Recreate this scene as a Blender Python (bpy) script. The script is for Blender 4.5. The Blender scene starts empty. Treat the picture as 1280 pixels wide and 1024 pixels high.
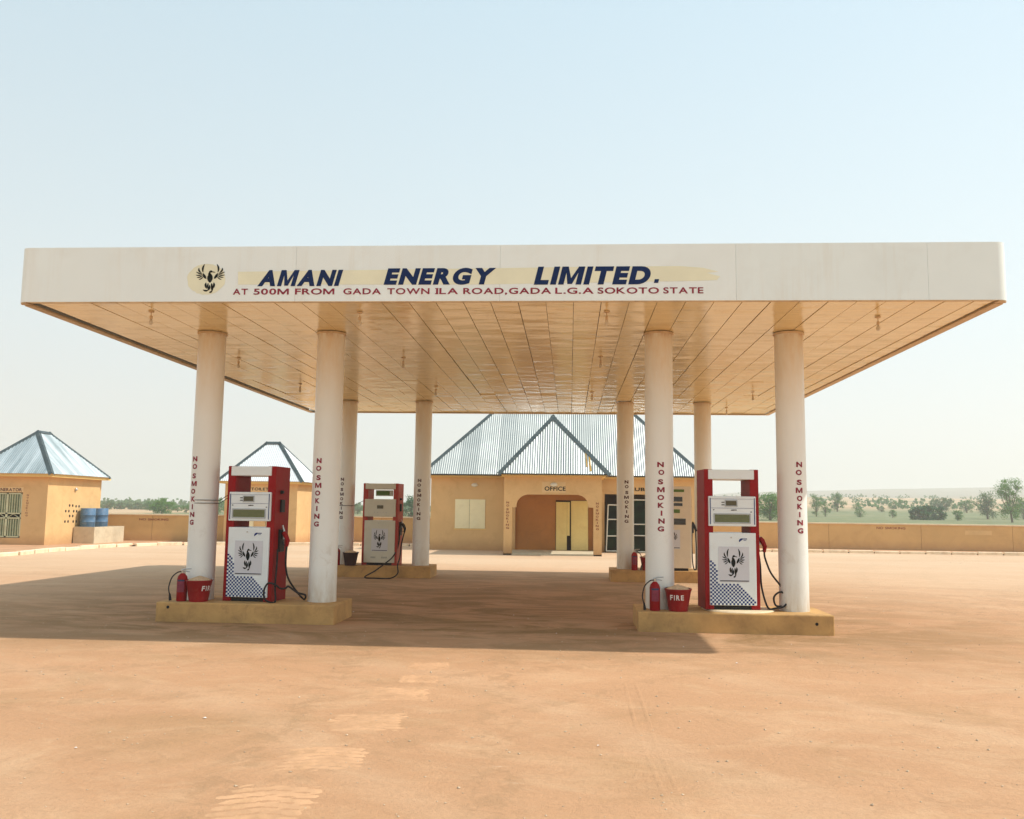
import bpy, bmesh, math, random
from mathutils import Vector, Matrix, noise as mnoise
random.seed(7)
S = bpy.context.scene
C = S.collection
R = math.radians
PI = math.pi

# ------------------------------------------------------------------ camera
cam_d = bpy.data.cameras.new('camera')
cam = bpy.data.objects.new('camera', cam_d)
C.objects.link(cam)
S.camera = cam
yaw, pitch, roll = -0.0654, 0.1111, 0.0129
F = Vector((math.sin(yaw)*math.cos(pitch), math.cos(yaw)*math.cos(pitch), math.sin(pitch)))
Rv = Vector((math.cos(yaw), -math.sin(yaw), 0))
U = Rv.cross(F)
R2 = Rv*math.cos(roll)+U*math.sin(roll)
U2 = -Rv*math.sin(roll)+U*math.cos(roll)
cam.matrix_world = Matrix(((R2.x, U2.x, -F.x, 0.431), (R2.y, U2.y, -F.y, -12.946),
                           (R2.z, U2.z, -F.z, 1.625), (0, 0, 0, 1)))
cam_d.sensor_width = 36
cam_d.sensor_fit = 'HORIZONTAL'
cam_d.lens = 1116.65*36/1280
cam_d.clip_start = 0.05
cam_d.clip_end = 6000

# ------------------------------------------------------------------ world, sun, exposure
SUN = Vector((3.54, 0.2, 4.2)).normalized()
W = bpy.data.worlds.new('World')
S.world = W
W.use_nodes = True
nt = W.node_tree
bg = nt.nodes['Background']
sky = nt.nodes.new('ShaderNodeTexSky')
sky.sky_type = 'NISHITA'
sky.sun_disc = False
sky.sun_elevation = math.asin(SUN.z)
sky.sun_rotation = math.atan2(SUN.x, SUN.y)
sky.altitude = 300
sky.air_density = 1.0
sky.dust_density = 3.0
sky.ozone_density = 1.5
# dust-laden air: the whole sky is paled, most towards the horizon
tc = nt.nodes.new('ShaderNodeTexCoord')
sep = nt.nodes.new('ShaderNodeSeparateXYZ')
nt.links.new(tc.outputs['Generated'], sep.inputs[0])
ramp = nt.nodes.new('ShaderNodeMapRange')
ramp.interpolation_type = 'SMOOTHERSTEP'
ramp.inputs['From Min'].default_value = -0.02
ramp.inputs['From Max'].default_value = 0.62
ramp.inputs['To Min'].default_value = 0.93
ramp.inputs['To Max'].default_value = 0.84
nt.links.new(sep.outputs['Z'], ramp.inputs['Value'])
mixw = nt.nodes.new('ShaderNodeMix')
mixw.data_type = 'RGBA'
pale = nt.nodes.new('ShaderNodeValToRGB')
pe = pale.color_ramp.elements
pe[0].position, pe[0].color = 0.0, (0.665, 0.67, 0.64, 1)
pe[1].position, pe[1].color = 0.55, (0.45, 0.59, 0.665, 1)
pm = pe.new(0.2)
pm.color = (0.60, 0.68, 0.70, 1)
nt.links.new(sep.outputs['Z'], pale.inputs[0])
pscale = nt.nodes.new('ShaderNodeVectorMath')
pscale.operation = 'SCALE'
pscale.inputs['Scale'].default_value = 10.0
nt.links.new(pale.outputs[0], pscale.inputs[0])
nt.links.new(pscale.outputs[0], mixw.inputs['B'])
nt.links.new(ramp.outputs[0], mixw.inputs['Factor'])
nt.links.new(sky.outputs[0], mixw.inputs['A'])
# dust glow: the air is brighter on the sun's side
dotn = nt.nodes.new('ShaderNodeVectorMath')
dotn.operation = 'DOT_PRODUCT'
dotn.inputs[1].default_value = SUN
nt.links.new(tc.outputs['Generated'], dotn.inputs[0])
gl = nt.nodes.new('ShaderNodeMapRange')
gl.inputs['From Min'].default_value = -0.5
gl.inputs['From Max'].default_value = 1.0
gl.inputs['To Min'].default_value = 0.91
gl.inputs['To Max'].default_value = 1.28
nt.links.new(dotn.outputs['Value'], gl.inputs['Value'])
glow = nt.nodes.new('ShaderNodeVectorMath')
glow.operation = 'SCALE'
nt.links.new(mixw.outputs['Result'], glow.inputs[0])
nt.links.new(gl.outputs[0], glow.inputs['Scale'])
nt.links.new(glow.outputs[0], bg.inputs['Color'])
bg.inputs['Strength'].default_value = 0.13

sd = bpy.data.lights.new('sun', 'SUN')
sd.energy = 4.7
sd.angle = R(0.9)
sd.color = (1.0, 0.94, 0.85)
so = bpy.data.objects.new('sun', sd)
C.objects.link(so)
so.rotation_euler = SUN.to_track_quat('Z', 'Y').to_euler()
so.location = (30, 2, 40)

S.view_settings.view_transform = 'Standard'
S.view_settings.look = 'None'
S.view_settings.exposure = 0.0
S.view_settings.gamma = 1.0
S.view_settings.use_curve_mapping = False
S.cycles.max_bounces = 8
S.cycles.diffuse_bounces = 4
S.cycles.glossy_bounces = 3
S.cycles.transparent_max_bounces = 8
S.cycles.volume_bounces = 1


# ------------------------------------------------------------------ materials
def ramp_node(nt, stops):
    n = nt.nodes.new('ShaderNodeValToRGB')
    e = n.color_ramp.elements
    e[0].position, e[0].color = stops[0][0], (*stops[0][1], 1)
    e[1].position, e[1].color = stops[-1][0], (*stops[-1][1], 1)
    for p, c in stops[1:-1]:
        x = e.new(p)
        x.color = (*c, 1)
    return n


def tex(nt, scale, detail=4, rough=.55, stretch=(1, 1, 1), coord='Object', rot=(0, 0, 0), dist=0.0):
    t = nt.nodes.new('ShaderNodeTexCoord') if coord != 'Position' else nt.nodes.new('ShaderNodeNewGeometry')
    m = nt.nodes.new('ShaderNodeMapping')
    m.inputs['Scale'].default_value = stretch
    m.inputs['Rotation'].default_value = rot
    nt.links.new(t.outputs[coord], m.inputs[0])
    n = nt.nodes.new('ShaderNodeTexNoise')
    n.inputs['Scale'].default_value = scale
    n.inputs['Detail'].default_value = detail
    n.inputs['Roughness'].default_value = rough
    n.inputs['Distortion'].default_value = dist
    nt.links.new(m.outputs[0], n.inputs['Vector'])
    return n.outputs[0]


def mixc(nt, fac, a, b, mode='MIX'):
    n = nt.nodes.new('ShaderNodeMix')
    n.data_type = 'RGBA'
    n.blend_type = mode
    for sock, v in (('Factor', fac), ('A', a), ('B', b)):
        if hasattr(v, 'is_output') or hasattr(v, 'links'):
            nt.links.new(v, n.inputs[sock])
        elif isinstance(v, (int, float)):
            n.inputs[sock].default_value = v
        else:
            n.inputs[sock].default_value = (*v, 1)
    return n.outputs['Result']


def mapr(nt, v, a, b, c=0.0, d=1.0):
    n = nt.nodes.new('ShaderNodeMapRange')
    n.inputs['From Min'].default_value = a
    n.inputs['From Max'].default_value = b
    n.inputs['To Min'].default_value = c
    n.inputs['To Max'].default_value = d
    nt.links.new(v, n.inputs['Value'])
    return n.outputs[0]


def math_n(nt, op, a, b):
    n = nt.nodes.new('ShaderNodeMath')
    n.operation = op
    for i, v in enumerate((a, b)):
        if hasattr(v, 'links'):
            nt.links.new(v, n.inputs[i])
        else:
            n.inputs[i].default_value = v
    return n.outputs[0]


def bump(nt, p, h, strength, dist=.01):
    b = nt.nodes.new('ShaderNodeBump')
    b.inputs['Strength'].default_value = strength
    b.inputs['Distance'].default_value = dist
    nt.links.new(h, b.inputs['Height'])
    nt.links.new(b.outputs[0], p.inputs['Normal'])
    return b


def new_mat(name):
    m = bpy.data.materials.new(name)
    m.use_nodes = True
    return m, m.node_tree, m.node_tree.nodes['Principled BSDF']


def paint(name, col, rough=.6, var=.12, scale=3, grime=None, gamt=.35, metallic=0, bmp=.15, bscale=60, spec=.25,
          coord='Object', stretch=(1, 1, 1), foot=None, streak=None):
    """painted or plain surface with uneven tone, blotches of grime and a fine relief"""
    m, nt, p = new_mat(name)
    n1 = tex(nt, scale, 5, .6, coord=coord, stretch=stretch)
    dark = tuple(c*(1-var) for c in col)
    lite = tuple(min(1, c*(1+var)) for c in col)
    c = mixc(nt, mapr(nt, n1, .3, .7), dark, lite)
    if grime:
        n2 = tex(nt, scale*2.3, 8, .7, coord=coord, dist=.6)
        c = mixc(nt, mapr(nt, n2, .5, .78, 0, gamt), c, grime)
    if foot:                      # laterite splashed up by rain, in an uneven edge
        g = nt.nodes.new('ShaderNodeNewGeometry')
        sp = nt.nodes.new('ShaderNodeSeparateXYZ')
        nt.links.new(g.outputs['Position'], sp.inputs[0])
        hn = tex(nt, 2.2, 6, .7, coord='Position')
        zz = math_n(nt, 'SUBTRACT', sp.outputs['Z'], math_n(nt, 'MULTIPLY', hn, .5))
        c = mixc(nt, mapr(nt, zz, .22, -.22, 0, .75), c, foot)
    if streak:                    # dust washed down in thin vertical runs
        sn = tex(nt, 5, 6, .7, coord='Position', stretch=(1, 1, .06))
        s2 = tex(nt, .8, 4, .6, coord='Position')
        c = mixc(nt, math_n(nt, 'MULTIPLY', mapr(nt, sn, .5, .72, 0, .5), mapr(nt, s2, .35, .6)), c, streak)
    nt.links.new(c, p.inputs['Base Color'])
    p.inputs['Roughness'].default_value = rough
    p.inputs['Metallic'].default_value = metallic
    p.inputs['Specular IOR Level'].default_value = spec
    if bmp:
        bump(nt, p, tex(nt, bscale, 3, .6, coord=coord), bmp, .004)
    return m


M = {}
M['plaster'] = paint('ochre_plaster', (.67, .44, .205), .85, .08, .8, (.46, .26, .10), .5, bmp=.35, bscale=35, coord='Position', foot=(.46, .255, .12))
M['plaster_band'] = paint('yellow_band', (.80, .56, .21), .8, .07, 1.2, (.6, .36, .16), .3, bmp=.2, coord='Position')
M['porch_shade'] = paint('porch_wall_shaded', (.43, .19, .055), .85, .1, .9, (.22, .11, .06), .35, bmp=.3, coord='Position')  # office wall colour darkened to carry the porch shade
M['island'] = paint('island_plaster', (.50, .30, .115), .85, .2, 2.2, (.27, .15, .07), .75, bmp=.5, bscale=25, coord='Position')
M['wall'] = paint('perimeter_wall_paint', (.62, .395, .165), .88, .1, .5, (.44, .24, .10), .5, bmp=.4, bscale=20, coord='Position', foot=(.42, .24, .12))
M['coping'] = paint('coping_cement', (.74, .60, .40), .85, .1, 1.5, (.5, .36, .2), .4, bmp=.3, coord='Position')
M['kerb'] = paint('kerb_concrete', (.82, .66, .46), .85, .16, 2, (.5, .3, .16), .7, bmp=.4, coord='Position')
M['fascia'] = paint('fascia_white', (.80, .85, .82), .45, .03, .7, (.55, .5, .4), .16, bmp=.12, bscale=2.5, coord='Position', streak=(.70, .66, .56))
M['fascia_grey'] = paint('fascia_grey_white', (.78, .84, .815), .45, .03, .7, (.5, .47, .4), .16, bmp=.12, bscale=2.5, coord='Position', streak=(.69, .66, .57))
M['trim'] = paint('edge_trim', (.62, .46, .27), .5, .15, 4, (.25, .12, .05), .6, bmp=.1, coord='Position')
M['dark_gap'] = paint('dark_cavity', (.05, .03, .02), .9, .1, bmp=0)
M['red'] = paint('red_enamel', (.27, .003, .006), .5, .12, 3, (.22, .07, .05), .25, bmp=.05, bscale=8, spec=.14)
M['red_old'] = paint('faded_red_enamel', (.38, .03, .02), .4, .15, 3, (.35, .18, .1), .4, bmp=.03, bscale=8)
M['white_panel'] = paint('pump_white', (.74, .81, .83), .28, .04, 2, (.5, .45, .36), .22, bmp=.02, bscale=6)
M['beige_panel'] = paint('pump_ivory', (.62, .62, .52), .35, .05, 2, (.45, .38, .28), .3, bmp=.02, bscale=6)
M['cream_panel'] = paint('pump_cream', (.70, .62, .48), .35, .06, 2, (.5, .4, .28), .3, bmp=.02, bscale=6)
M['black'] = paint('black_plastic', (.018, .018, .02), .4, .2, 5, bmp=.05, spec=.12)
M['rubber'] = paint('black_rubber', (.02, .02, .022), .55, .2, 8, (.2, .13, .08), .3, bmp=.1, spec=.12)
M['navy'] = paint('navy_print', (.012, .035, .17), .5, .1, 3, bmp=0, spec=.12)
M['navy_sign'] = paint('navy_lettering', (.002, .018, .085), .5, .12, 3, bmp=0, spec=.12)
M['maroon'] = paint('maroon_lettering', (.26, .025, .05), .6, .2, 8, bmp=0, spec=.12)
M['maroon_dark'] = paint('dark_maroon_lettering', (.075, .02, .025), .6, .2, 8, bmp=0, spec=.12)
M['faded'] = paint('faded_brown_lettering', (.24, .07, .035), .8, .2, 8, bmp=0)
M['ink'] = paint('black_lettering', (.008, .008, .009), .6, .1, 8, bmp=0, spec=.12)
M['emblem_ink'] = paint('emblem_ink', (.005, .009, .008), .5, .1, 8, bmp=0, spec=.12)
M['pale_yellow'] = paint('pale_yellow_patch', (.79, .77, .57), .55, .06, 2, bmp=0, coord='Position')
M['plate'] = paint('lavender_decal', (.60, .62, .67), .35, .05, 3, bmp=0)
M['lcd'] = paint('lcd_olive', (.10, .125, .045), .2, .15, 12, bmp=0, spec=.6)
M['bezel'] = paint('grey_bezel', (.42, .46, .48), .4, .05, 4, bmp=0)
M['lcd_dark'] = paint('lcd_dark', (.01, .013, .014), .12, .2, 9, bmp=0, spec=.6)
M['lcd_small'] = paint('lcd_brown', (.09, .085, .05), .2, .2, 12, bmp=0)
M['green_plate'] = paint('green_header', (.09, .17, .03), .4, .1, 4, bmp=0)
M['steel'] = paint('dull_steel', (.5, .5, .48), .35, .15, 8, metallic=.85, bmp=.05)
M['sand'] = paint('dry_sand', (.60, .43, .27), .95, .25, 12, (.3, .18, .1), .5, bmp=.9, bscale=60)
M['bucket'] = paint('red_bucket_paint', (.27, .005, .008), .4, .2, 4, (.3, .12, .08), .35, bmp=.08, bscale=10)
M['bucket_dark'] = paint('blackened_bucket_paint', (.035, .012, .012), .5, .3, 4, bmp=.08)
M['sign_pale'] = paint('pale_ochre_patch', (.70, .50, .26), .8, .08, 3, bmp=0, coord='Position')
M['wall_patch'] = paint('repainted_patch', (.66, .44, .20), .85, .08, 3, bmp=0, coord='Position')
M['white_ink'] = paint('white_lettering', (.75, .7, .66), .6, .1, 8, bmp=0)
M['label'] = paint('extinguisher_label', (.22, .03, .06), .4, .3, 12, bmp=0)
M['label_blue'] = paint('extinguisher_band', (.03, .04, .09), .4, .3, 12, bmp=0)
M['shutter'] = paint('cream_metal', (.84, .77, .50), .5, .06, 1.2, (.5, .36, .16), .2, bmp=.08, bscale=5)
M['door'] = paint('yellow_metal_door', (.82, .67, .28), .5, .08, 1.2, (.45, .26, .08), .25, bmp=.12, bscale=5)
M['gate'] = paint('pale_green_gate', (.56, .58, .38), .5, .1, 4, (.35, .22, .1), .4, bmp=.05)
M['louvre'] = paint('green_sheet', (.17, .22, .13), .5, .2, 4, (.1, .08, .05), .4, bmp=.05)
M['white_pipe'] = paint('white_pipe', (.72, .70, .60), .5, .1, 5, (.4, .3, .2), .4, bmp=.05)
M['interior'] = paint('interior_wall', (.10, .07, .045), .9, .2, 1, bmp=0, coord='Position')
M['cement'] = paint('bare_cement', (.56, .48, .34), .9, .12, 1.6, (.36, .27, .17), .6, bmp=.5, bscale=25, coord='Position')
M['drum'] = paint('blue_drum', (.075, .16, .27), .45, .2, 3, (.4, .36, .3), .45, bmp=.06, bscale=9)
M['ridge'] = paint('grey_green_ridge_cap', (.06, .085, .09), .5, .2, 3, (.3, .3, .26), .4, bmp=.1, metallic=.3)
M['eave_shadow'] = paint('eave_shadow_dark', (.035, .04, .04), .7, .2, 3, bmp=.1, coord='Position')  # near-black colour for the shadow line under the roof edge
M['bulb'] = paint('frosted_bulb', (.62, .55, .42), .25, .1, 9, bmp=0)
M['bark'] = paint('bark', (.14, .095, .06), .9, .25, 8, bmp=.6, bscale=20)
M['stone'] = paint('stone', (.50, .37, .25), .9, .35, 9, bmp=.3, coord='Position')
M['clay'] = paint('dried_mud', (.54, .31, .17), .95, .16, 3, (.36, .21, .10), .7, bmp=.6, bscale=70, coord='Position')


def glass_mat():
    m, nt, p = new_mat('dark_green_glass')
    p.inputs['Base Color'].default_value = (.006, .02, .012, 1)
    p.inputs['Roughness'].default_value = .17
    p.inputs['Specular IOR Level'].default_value = .08
    n = tex(nt, 1.4, 3)
    c = mixc(nt, mapr(nt, n, .45, .7), (.002, .006, .004), (.004, .03, .012))
    nt.links.new(c, p.inputs['Base Color'])
    return m


M['glass'] = glass_mat()


def column_mat():
    m, nt, p = new_mat('column_paint')
    g = nt.nodes.new('ShaderNodeNewGeometry')
    sp = nt.nodes.new('ShaderNodeSeparateXYZ')
    nt.links.new(g.outputs['Position'], sp.inputs[0])
    n1 = tex(nt, 1.3, 5, .6, coord='Position', stretch=(1, 1, .35))
    c = mixc(nt, mapr(nt, n1, .3, .7), (.76, .79, .755), (.84, .86, .83))
    # rusty dust stain plus painted-in warm bounced light down from the head of the shaft, splashed dirt at its foot
    n2 = tex(nt, 6, 6, .7, coord='Position', stretch=(1, 1, .25))
    top = math_n(nt, 'MULTIPLY', mapr(nt, sp.outputs['Z'], 2.9, 4.2), mapr(nt, n2, .25, .75, .2, .95))
    c = mixc(nt, top, c, (.68, .50, .27))
    topr = math_n(nt, 'MULTIPLY', mapr(nt, sp.outputs['Z'], 4.09, 4.19), mapr(nt, n2, .4, .65, 0, .8))
    c = mixc(nt, topr, c, (.40, .18, .07))
    sc_ = tex(nt, 3.5, 8, .75, coord='Position', stretch=(1, 1, .8), dist=1)
    hm_ = math_n(nt, 'MULTIPLY', mapr(nt, sp.outputs['Z'], 1.9, .9), mapr(nt, sc_, .56, .72, 0, .4))
    c = mixc(nt, hm_, c, (.46, .38, .28))
    low = math_n(nt, 'MULTIPLY', mapr(nt, sp.outputs['Z'], .75, .3), mapr(nt, n2, .35, .6, .1, .75))
    c = mixc(nt, low, c, (.52, .42, .30))
    nt.links.new(c, p.inputs['Base Color'])
    p.inputs['Roughness'].default_value = .38
    p.inputs['Specular IOR Level'].default_value = .45
    bump(nt, p, tex(nt, 9, 4, .6, coord='Position'), .18, .01)
    return m


M['column'] = column_mat()


def soffit_mat():
    m, nt, p = new_mat('soffit_sheet')
    oi = nt.nodes.new('ShaderNodeObjectInfo')
    g = nt.nodes.new('ShaderNodeNewGeometry')
    add = nt.nodes.new('ShaderNodeVectorMath')
    add.operation = 'ADD'
    comb = nt.nodes.new('ShaderNodeCombineXYZ')
    sc = math_n(nt, 'MULTIPLY', oi.outputs['Random'], 37.0)
    nt.links.new(sc, comb.inputs['Z'])
    nt.links.new(g.outputs['Position'], add.inputs[0])
    nt.links.new(comb.outputs[0], add.inputs[1])
    mp = nt.nodes.new('ShaderNodeMapping')
    mp.inputs['Scale'].default_value = (.9, 2.5, 1)
    nt.links.new(add.outputs[0], mp.inputs[0])
    n = nt.nodes.new('ShaderNodeTexNoise')
    n.inputs['Scale'].default_value = 1.0
    n.inputs['Detail'].default_value = 2.0
    nt.links.new(mp.outputs[0], n.inputs['Vector'])
    n1 = tex(nt, .55, 5, .6, coord='Position')
    c = mixc(nt, mapr(nt, n1, .3, .7), (.82, .65, .31), (.90, .76, .43))
    c = mixc(nt, mapr(nt, oi.outputs['Random'], 0, 1, 0, .35), c, (.70, .52, .22))
    n3 = tex(nt, 7, 7, .7, coord='Position', stretch=(1, .5, 1))
    c = mixc(nt, mapr(nt, n3, .55, .8, 0, .5), c, (.50, .33, .16))
    nt.links.new(c, p.inputs['Base Color'])
    p.inputs['Roughness'].default_value = .15
    p.inputs['Specular IOR Level'].default_value = .7
    bump(nt, p, n.outputs[0], .7, .028)
    return m


M['soffit'] = soffit_mat()


def roof_mat():
    m, nt, p = new_mat('galvanised_sheet')
    oi = nt.nodes.new('ShaderNodeObjectInfo')
    n1 = tex(nt, 1.1, 5, .65, coord='Position')
    c = mixc(nt, mapr(nt, n1, .3, .7), (.40, .42, .405), (.54, .56, .54))
    c = mixc(nt, mapr(nt, oi.outputs['Random'], 0, 1, 0, .85), c, (.27, .30, .295))
    nt.links.new(c, p.inputs['Base Color'])
    p.inputs['Metallic'].default_value = .45
    p.inputs['Roughness'].default_value = .42
    bump(nt, p, tex(nt, 14, 3, .5, coord='Position'), .08, .01)
    return m


M['roof'] = roof_mat()
M['roof_glare'] = paint('sun_glare_sheet', (.78, .80, .80), .35, .05, 1, (.6, .62, .62), .3, metallic=.35, bmp=.05, coord='Position')  # base colour lightened to imitate sun glare on the toilet roof


def streaked(name, stretch):
    m, nt, p = new_mat(name)
    n1 = tex(nt, 1.0, 5, .6, coord='Position', stretch=stretch)
    n2 = tex(nt, .7, 3, .6, coord='Position')
    c = mixc(nt, mapr(nt, n1, .35, .65), (.27, .33, .34), (.72, .76, .76))
    c = mixc(nt, mapr(nt, n2, .35, .7, 0, .5), c, (.5, .56, .57))
    nt.links.new(c, p.inputs['Base Color'])
    p.inputs['Metallic'].default_value = .6
    p.inputs['Roughness'].default_value = .33
    bump(nt, p, n1, .15, .02)
    return m


M['roof_streaked'] = streaked('streaked_sheet', (.3, 3.2, .3))
M['roof_streaked_front'] = streaked('streaked_sheet_front', (3.2, .3, .3))  # dark and pale streaks painted to imitate reflections on the front slope
M['rust_sheet'] = paint('rust_streak', (.45, .27, .06), .7, .3, 3, (.3, .13, .04), .6, bmp=.1)


def ground_mat():
    """dusty concrete apron under a film of laterite"""
    m, nt, p = new_mat('dusty_apron')
    gg = nt.nodes.new('ShaderNodeNewGeometry')
    spg = nt.nodes.new('ShaderNodeSeparateXYZ')
    nt.links.new(gg.outputs['Position'], spg.inputs[0])
    n1 = tex(nt, .16, 6, .6, coord='Position', stretch=(.7, 1.4, 1), dist=.6)
    c = mixc(nt, mapr(nt, n1, .32, .68), (.49, .264, .138), (.585, .332, .182))
    # smeared dust and swept streaks, running roughly across
    n2 = tex(nt, 1.0, 8, .68, coord='Position', stretch=(.8, 1.1, 1), rot=(0, 0, .12), dist=1.4)
    c = mixc(nt, mapr(nt, n2, .48, .72, 0, .55), c, (.66, .43, .255))
    n3 = tex(nt, .5, 9, .7, coord='Position', stretch=(.8, 1.1, 1), rot=(0, 0, -.3), dist=1.6)
    c = mixc(nt, mapr(nt, n3, .53, .75, 0, .6), c, (.36, .21, .095))
    # wheel-worn arcs
    wv = nt.nodes.new('ShaderNodeTexWave')
    wv.wave_type = 'RINGS'
    wv.rings_direction = 'Z'
    wv.inputs['Scale'].default_value = .16
    wv.inputs['Distortion'].default_value = 5
    wv.inputs['Detail'].default_value = 4
    wv.inputs['Detail Scale'].default_value = .7
    g = nt.nodes.new('ShaderNodeNewGeometry')
    mp = nt.nodes.new('ShaderNodeMapping')
    mp.inputs['Location'].default_value = (9, 14, 0)
    nt.links.new(g.outputs['Position'], mp.inputs[0])
    nt.links.new(mp.outputs[0], wv.inputs['Vector'])
    c = mixc(nt, mapr(nt, wv.outputs['Fac'], .8, 1, 0, .16), c, (.66, .46, .30))
    # grey oil-and-dirt stain between the islands, its colour also deepening the canopy's shade
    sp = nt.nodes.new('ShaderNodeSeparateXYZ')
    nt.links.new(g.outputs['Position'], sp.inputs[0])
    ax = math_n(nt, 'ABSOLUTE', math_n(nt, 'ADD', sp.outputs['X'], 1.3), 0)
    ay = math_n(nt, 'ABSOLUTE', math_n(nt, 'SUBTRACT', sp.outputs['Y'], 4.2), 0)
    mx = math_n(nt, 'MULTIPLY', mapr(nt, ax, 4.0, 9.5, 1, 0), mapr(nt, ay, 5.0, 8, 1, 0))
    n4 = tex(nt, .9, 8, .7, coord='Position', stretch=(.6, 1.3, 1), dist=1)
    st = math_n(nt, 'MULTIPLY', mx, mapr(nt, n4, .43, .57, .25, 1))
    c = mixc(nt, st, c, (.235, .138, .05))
    # wheel paths: along the driveway and turning arcs across the apron
    band = None
    nb = tex(nt, 4.5, 8, .75, coord='Position', stretch=(1, .8, 1), dist=.8)
    for cx_, cy_, rr_, hw_, k_ in ((-1.3, -70, 73.2, .34, .75), (-1.3, -70, 74.9, .3, .7), (3.5, 90, 84.2, .4, .7), (2.5, 80, 72.6, .3, .55),
                                   (118.0, 0, 119.9, .22, .55), (118.0, 2, 118.4, .22, .5), (-30, -22, 44.0, .25, .5), (-30, -22, 45.6, .25, .5),
                                   (34, 4, 27.0, .22, .5), (34, 4, 25.3, .22, .45), (14, -16, 17.5, .16, .4), (14, -16, 18.9, .16, .4),
                                   (-20, 30, 37.5, .2, .45), (-20, 30, 39.2, .2, .45), (20, 34, 33.0, .3, .5), (20, 34, 31.2, .3, .5)):
        dx_ = math_n(nt, 'SUBTRACT', spg.outputs['X'], cx_)
        dy_ = math_n(nt, 'SUBTRACT', spg.outputs['Y'], cy_)
        dd_ = math_n(nt, 'SQRT', math_n(nt, 'ADD', math_n(nt, 'MULTIPLY', dx_, dx_), math_n(nt, 'MULTIPLY', dy_, dy_)), 0)
        wob = math_n(nt, 'MULTIPLY', nb, .35)
        e_ = math_n(nt, 'ABSOLUTE', math_n(nt, 'SUBTRACT', math_n(nt, 'ADD', dd_, wob), rr_+.17), 0)
        b_ = mapr(nt, e_, hw_, hw_*.45, 0, k_)
        band = b_ if band is None else math_n(nt, 'MAXIMUM', band, b_)
    band = math_n(nt, 'MULTIPLY', band, mapr(nt, nb, .46, .57, .0, .75))
    c = mixc(nt, band, c, (.32, .19, .095))
    # small dark scuffs, dots of grit and short scratches
    n7 = tex(nt, 7, 8, .75, coord='Position', stretch=(.6, 1.5, 1), rot=(0, 0, .2), dist=.8)
    c = mixc(nt, mapr(nt, n7, .58, .72, 0, .5), c, (.30, .18, .095))
    n8 = tex(nt, 30, 5, .7, coord='Position')
    c = mixc(nt, mapr(nt, n8, .35, .65, 0, .26), c, (.36, .22, .125))
    n10 = tex(nt, 140, 3, .7, coord='Position')
    c = mixc(nt, mapr(nt, n10, .5, .7, 0, .35), c, (.33, .20, .115))
    c = mixc(nt, mapr(nt, n10, .45, .3, 0, .3), c, (.70, .46, .27))
    vo = nt.nodes.new('ShaderNodeTexVoronoi')
    vo.inputs['Scale'].default_value = .55
    vo.feature = 'DISTANCE_TO_EDGE'
    mpv = nt.nodes.new('ShaderNodeMapping')
    mpv.inputs['Scale'].default_value = (.45, 1, 1)
    dn = nt.nodes.new('ShaderNodeTexNoise')
    dn.inputs['Scale'].default_value = 1.3
    dn.inputs['Detail'].default_value = 5
    va = nt.nodes.new('ShaderNodeVectorMath')
    va.operation = 'ADD'
    nt.links.new(g.outputs['Position'], mpv.inputs[0])
    nt.links.new(g.outputs['Position'], dn.inputs['Vector'])
    nt.links.new(mpv.outputs[0], va.inputs[0])
    nt.links.new(dn.outputs['Color'], va.inputs[1])
    nt.links.new(va.outputs[0], vo.inputs['Vector'])
    n9 = tex(nt, .35, 4, .6, coord='Position')
    crack = math_n(nt, 'MULTIPLY', mapr(nt, vo.outputs['Distance'], .0, .018, 1, 0), mapr(nt, n9, .5, .65, 0, .22))
    c = mixc(nt, crack, c, (.27, .165, .09))
    # pale scuffs
    n5 = tex(nt, 3.2, 7, .75, coord='Position', stretch=(.55, 1.6, 1), rot=(0, 0, .3))
    c = mixc(nt, mapr(nt, n5, .63, .74, 0, .55), c, (.68, .49, .34))
    # the far part of the apron is worn paler and greyer
    n6 = tex(nt, .12, 5, .6, coord='Position', stretch=(.4, 1, 1))
    far = math_n(nt, 'MULTIPLY', mapr(nt, sp.outputs['Y'], 1, 16), mapr(nt, n6, .3, .6, .35, .9))
    c = mixc(nt, far, c, (.62, .45, .30))
    nt.links.new(c, p.inputs['Base Color'])
    p.inputs['Roughness'].default_value = .93
    p.inputs['Specular IOR Level'].default_value = .2
    h1 = tex(nt, 22, 6, .7, coord='Position')
    h2 = tex(nt, 1.6, 8, .7, coord='Position', stretch=(.9, 1.2, 1), dist=1)
    h = math_n(nt, 'ADD', math_n(nt, 'MULTIPLY', h1, .45), h2)
    h = math_n(nt, 'SUBTRACT', h, math_n(nt, 'MULTIPLY', crack, .5))
    h = math_n(nt, 'ADD', h, math_n(nt, 'MULTIPLY', n7, .5))
    h = math_n(nt, 'ADD', h, math_n(nt, 'MULTIPLY', n10, .12))
    bump(nt, p, h, .8, .03)
    return m


M['ground'] = ground_mat()


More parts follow.
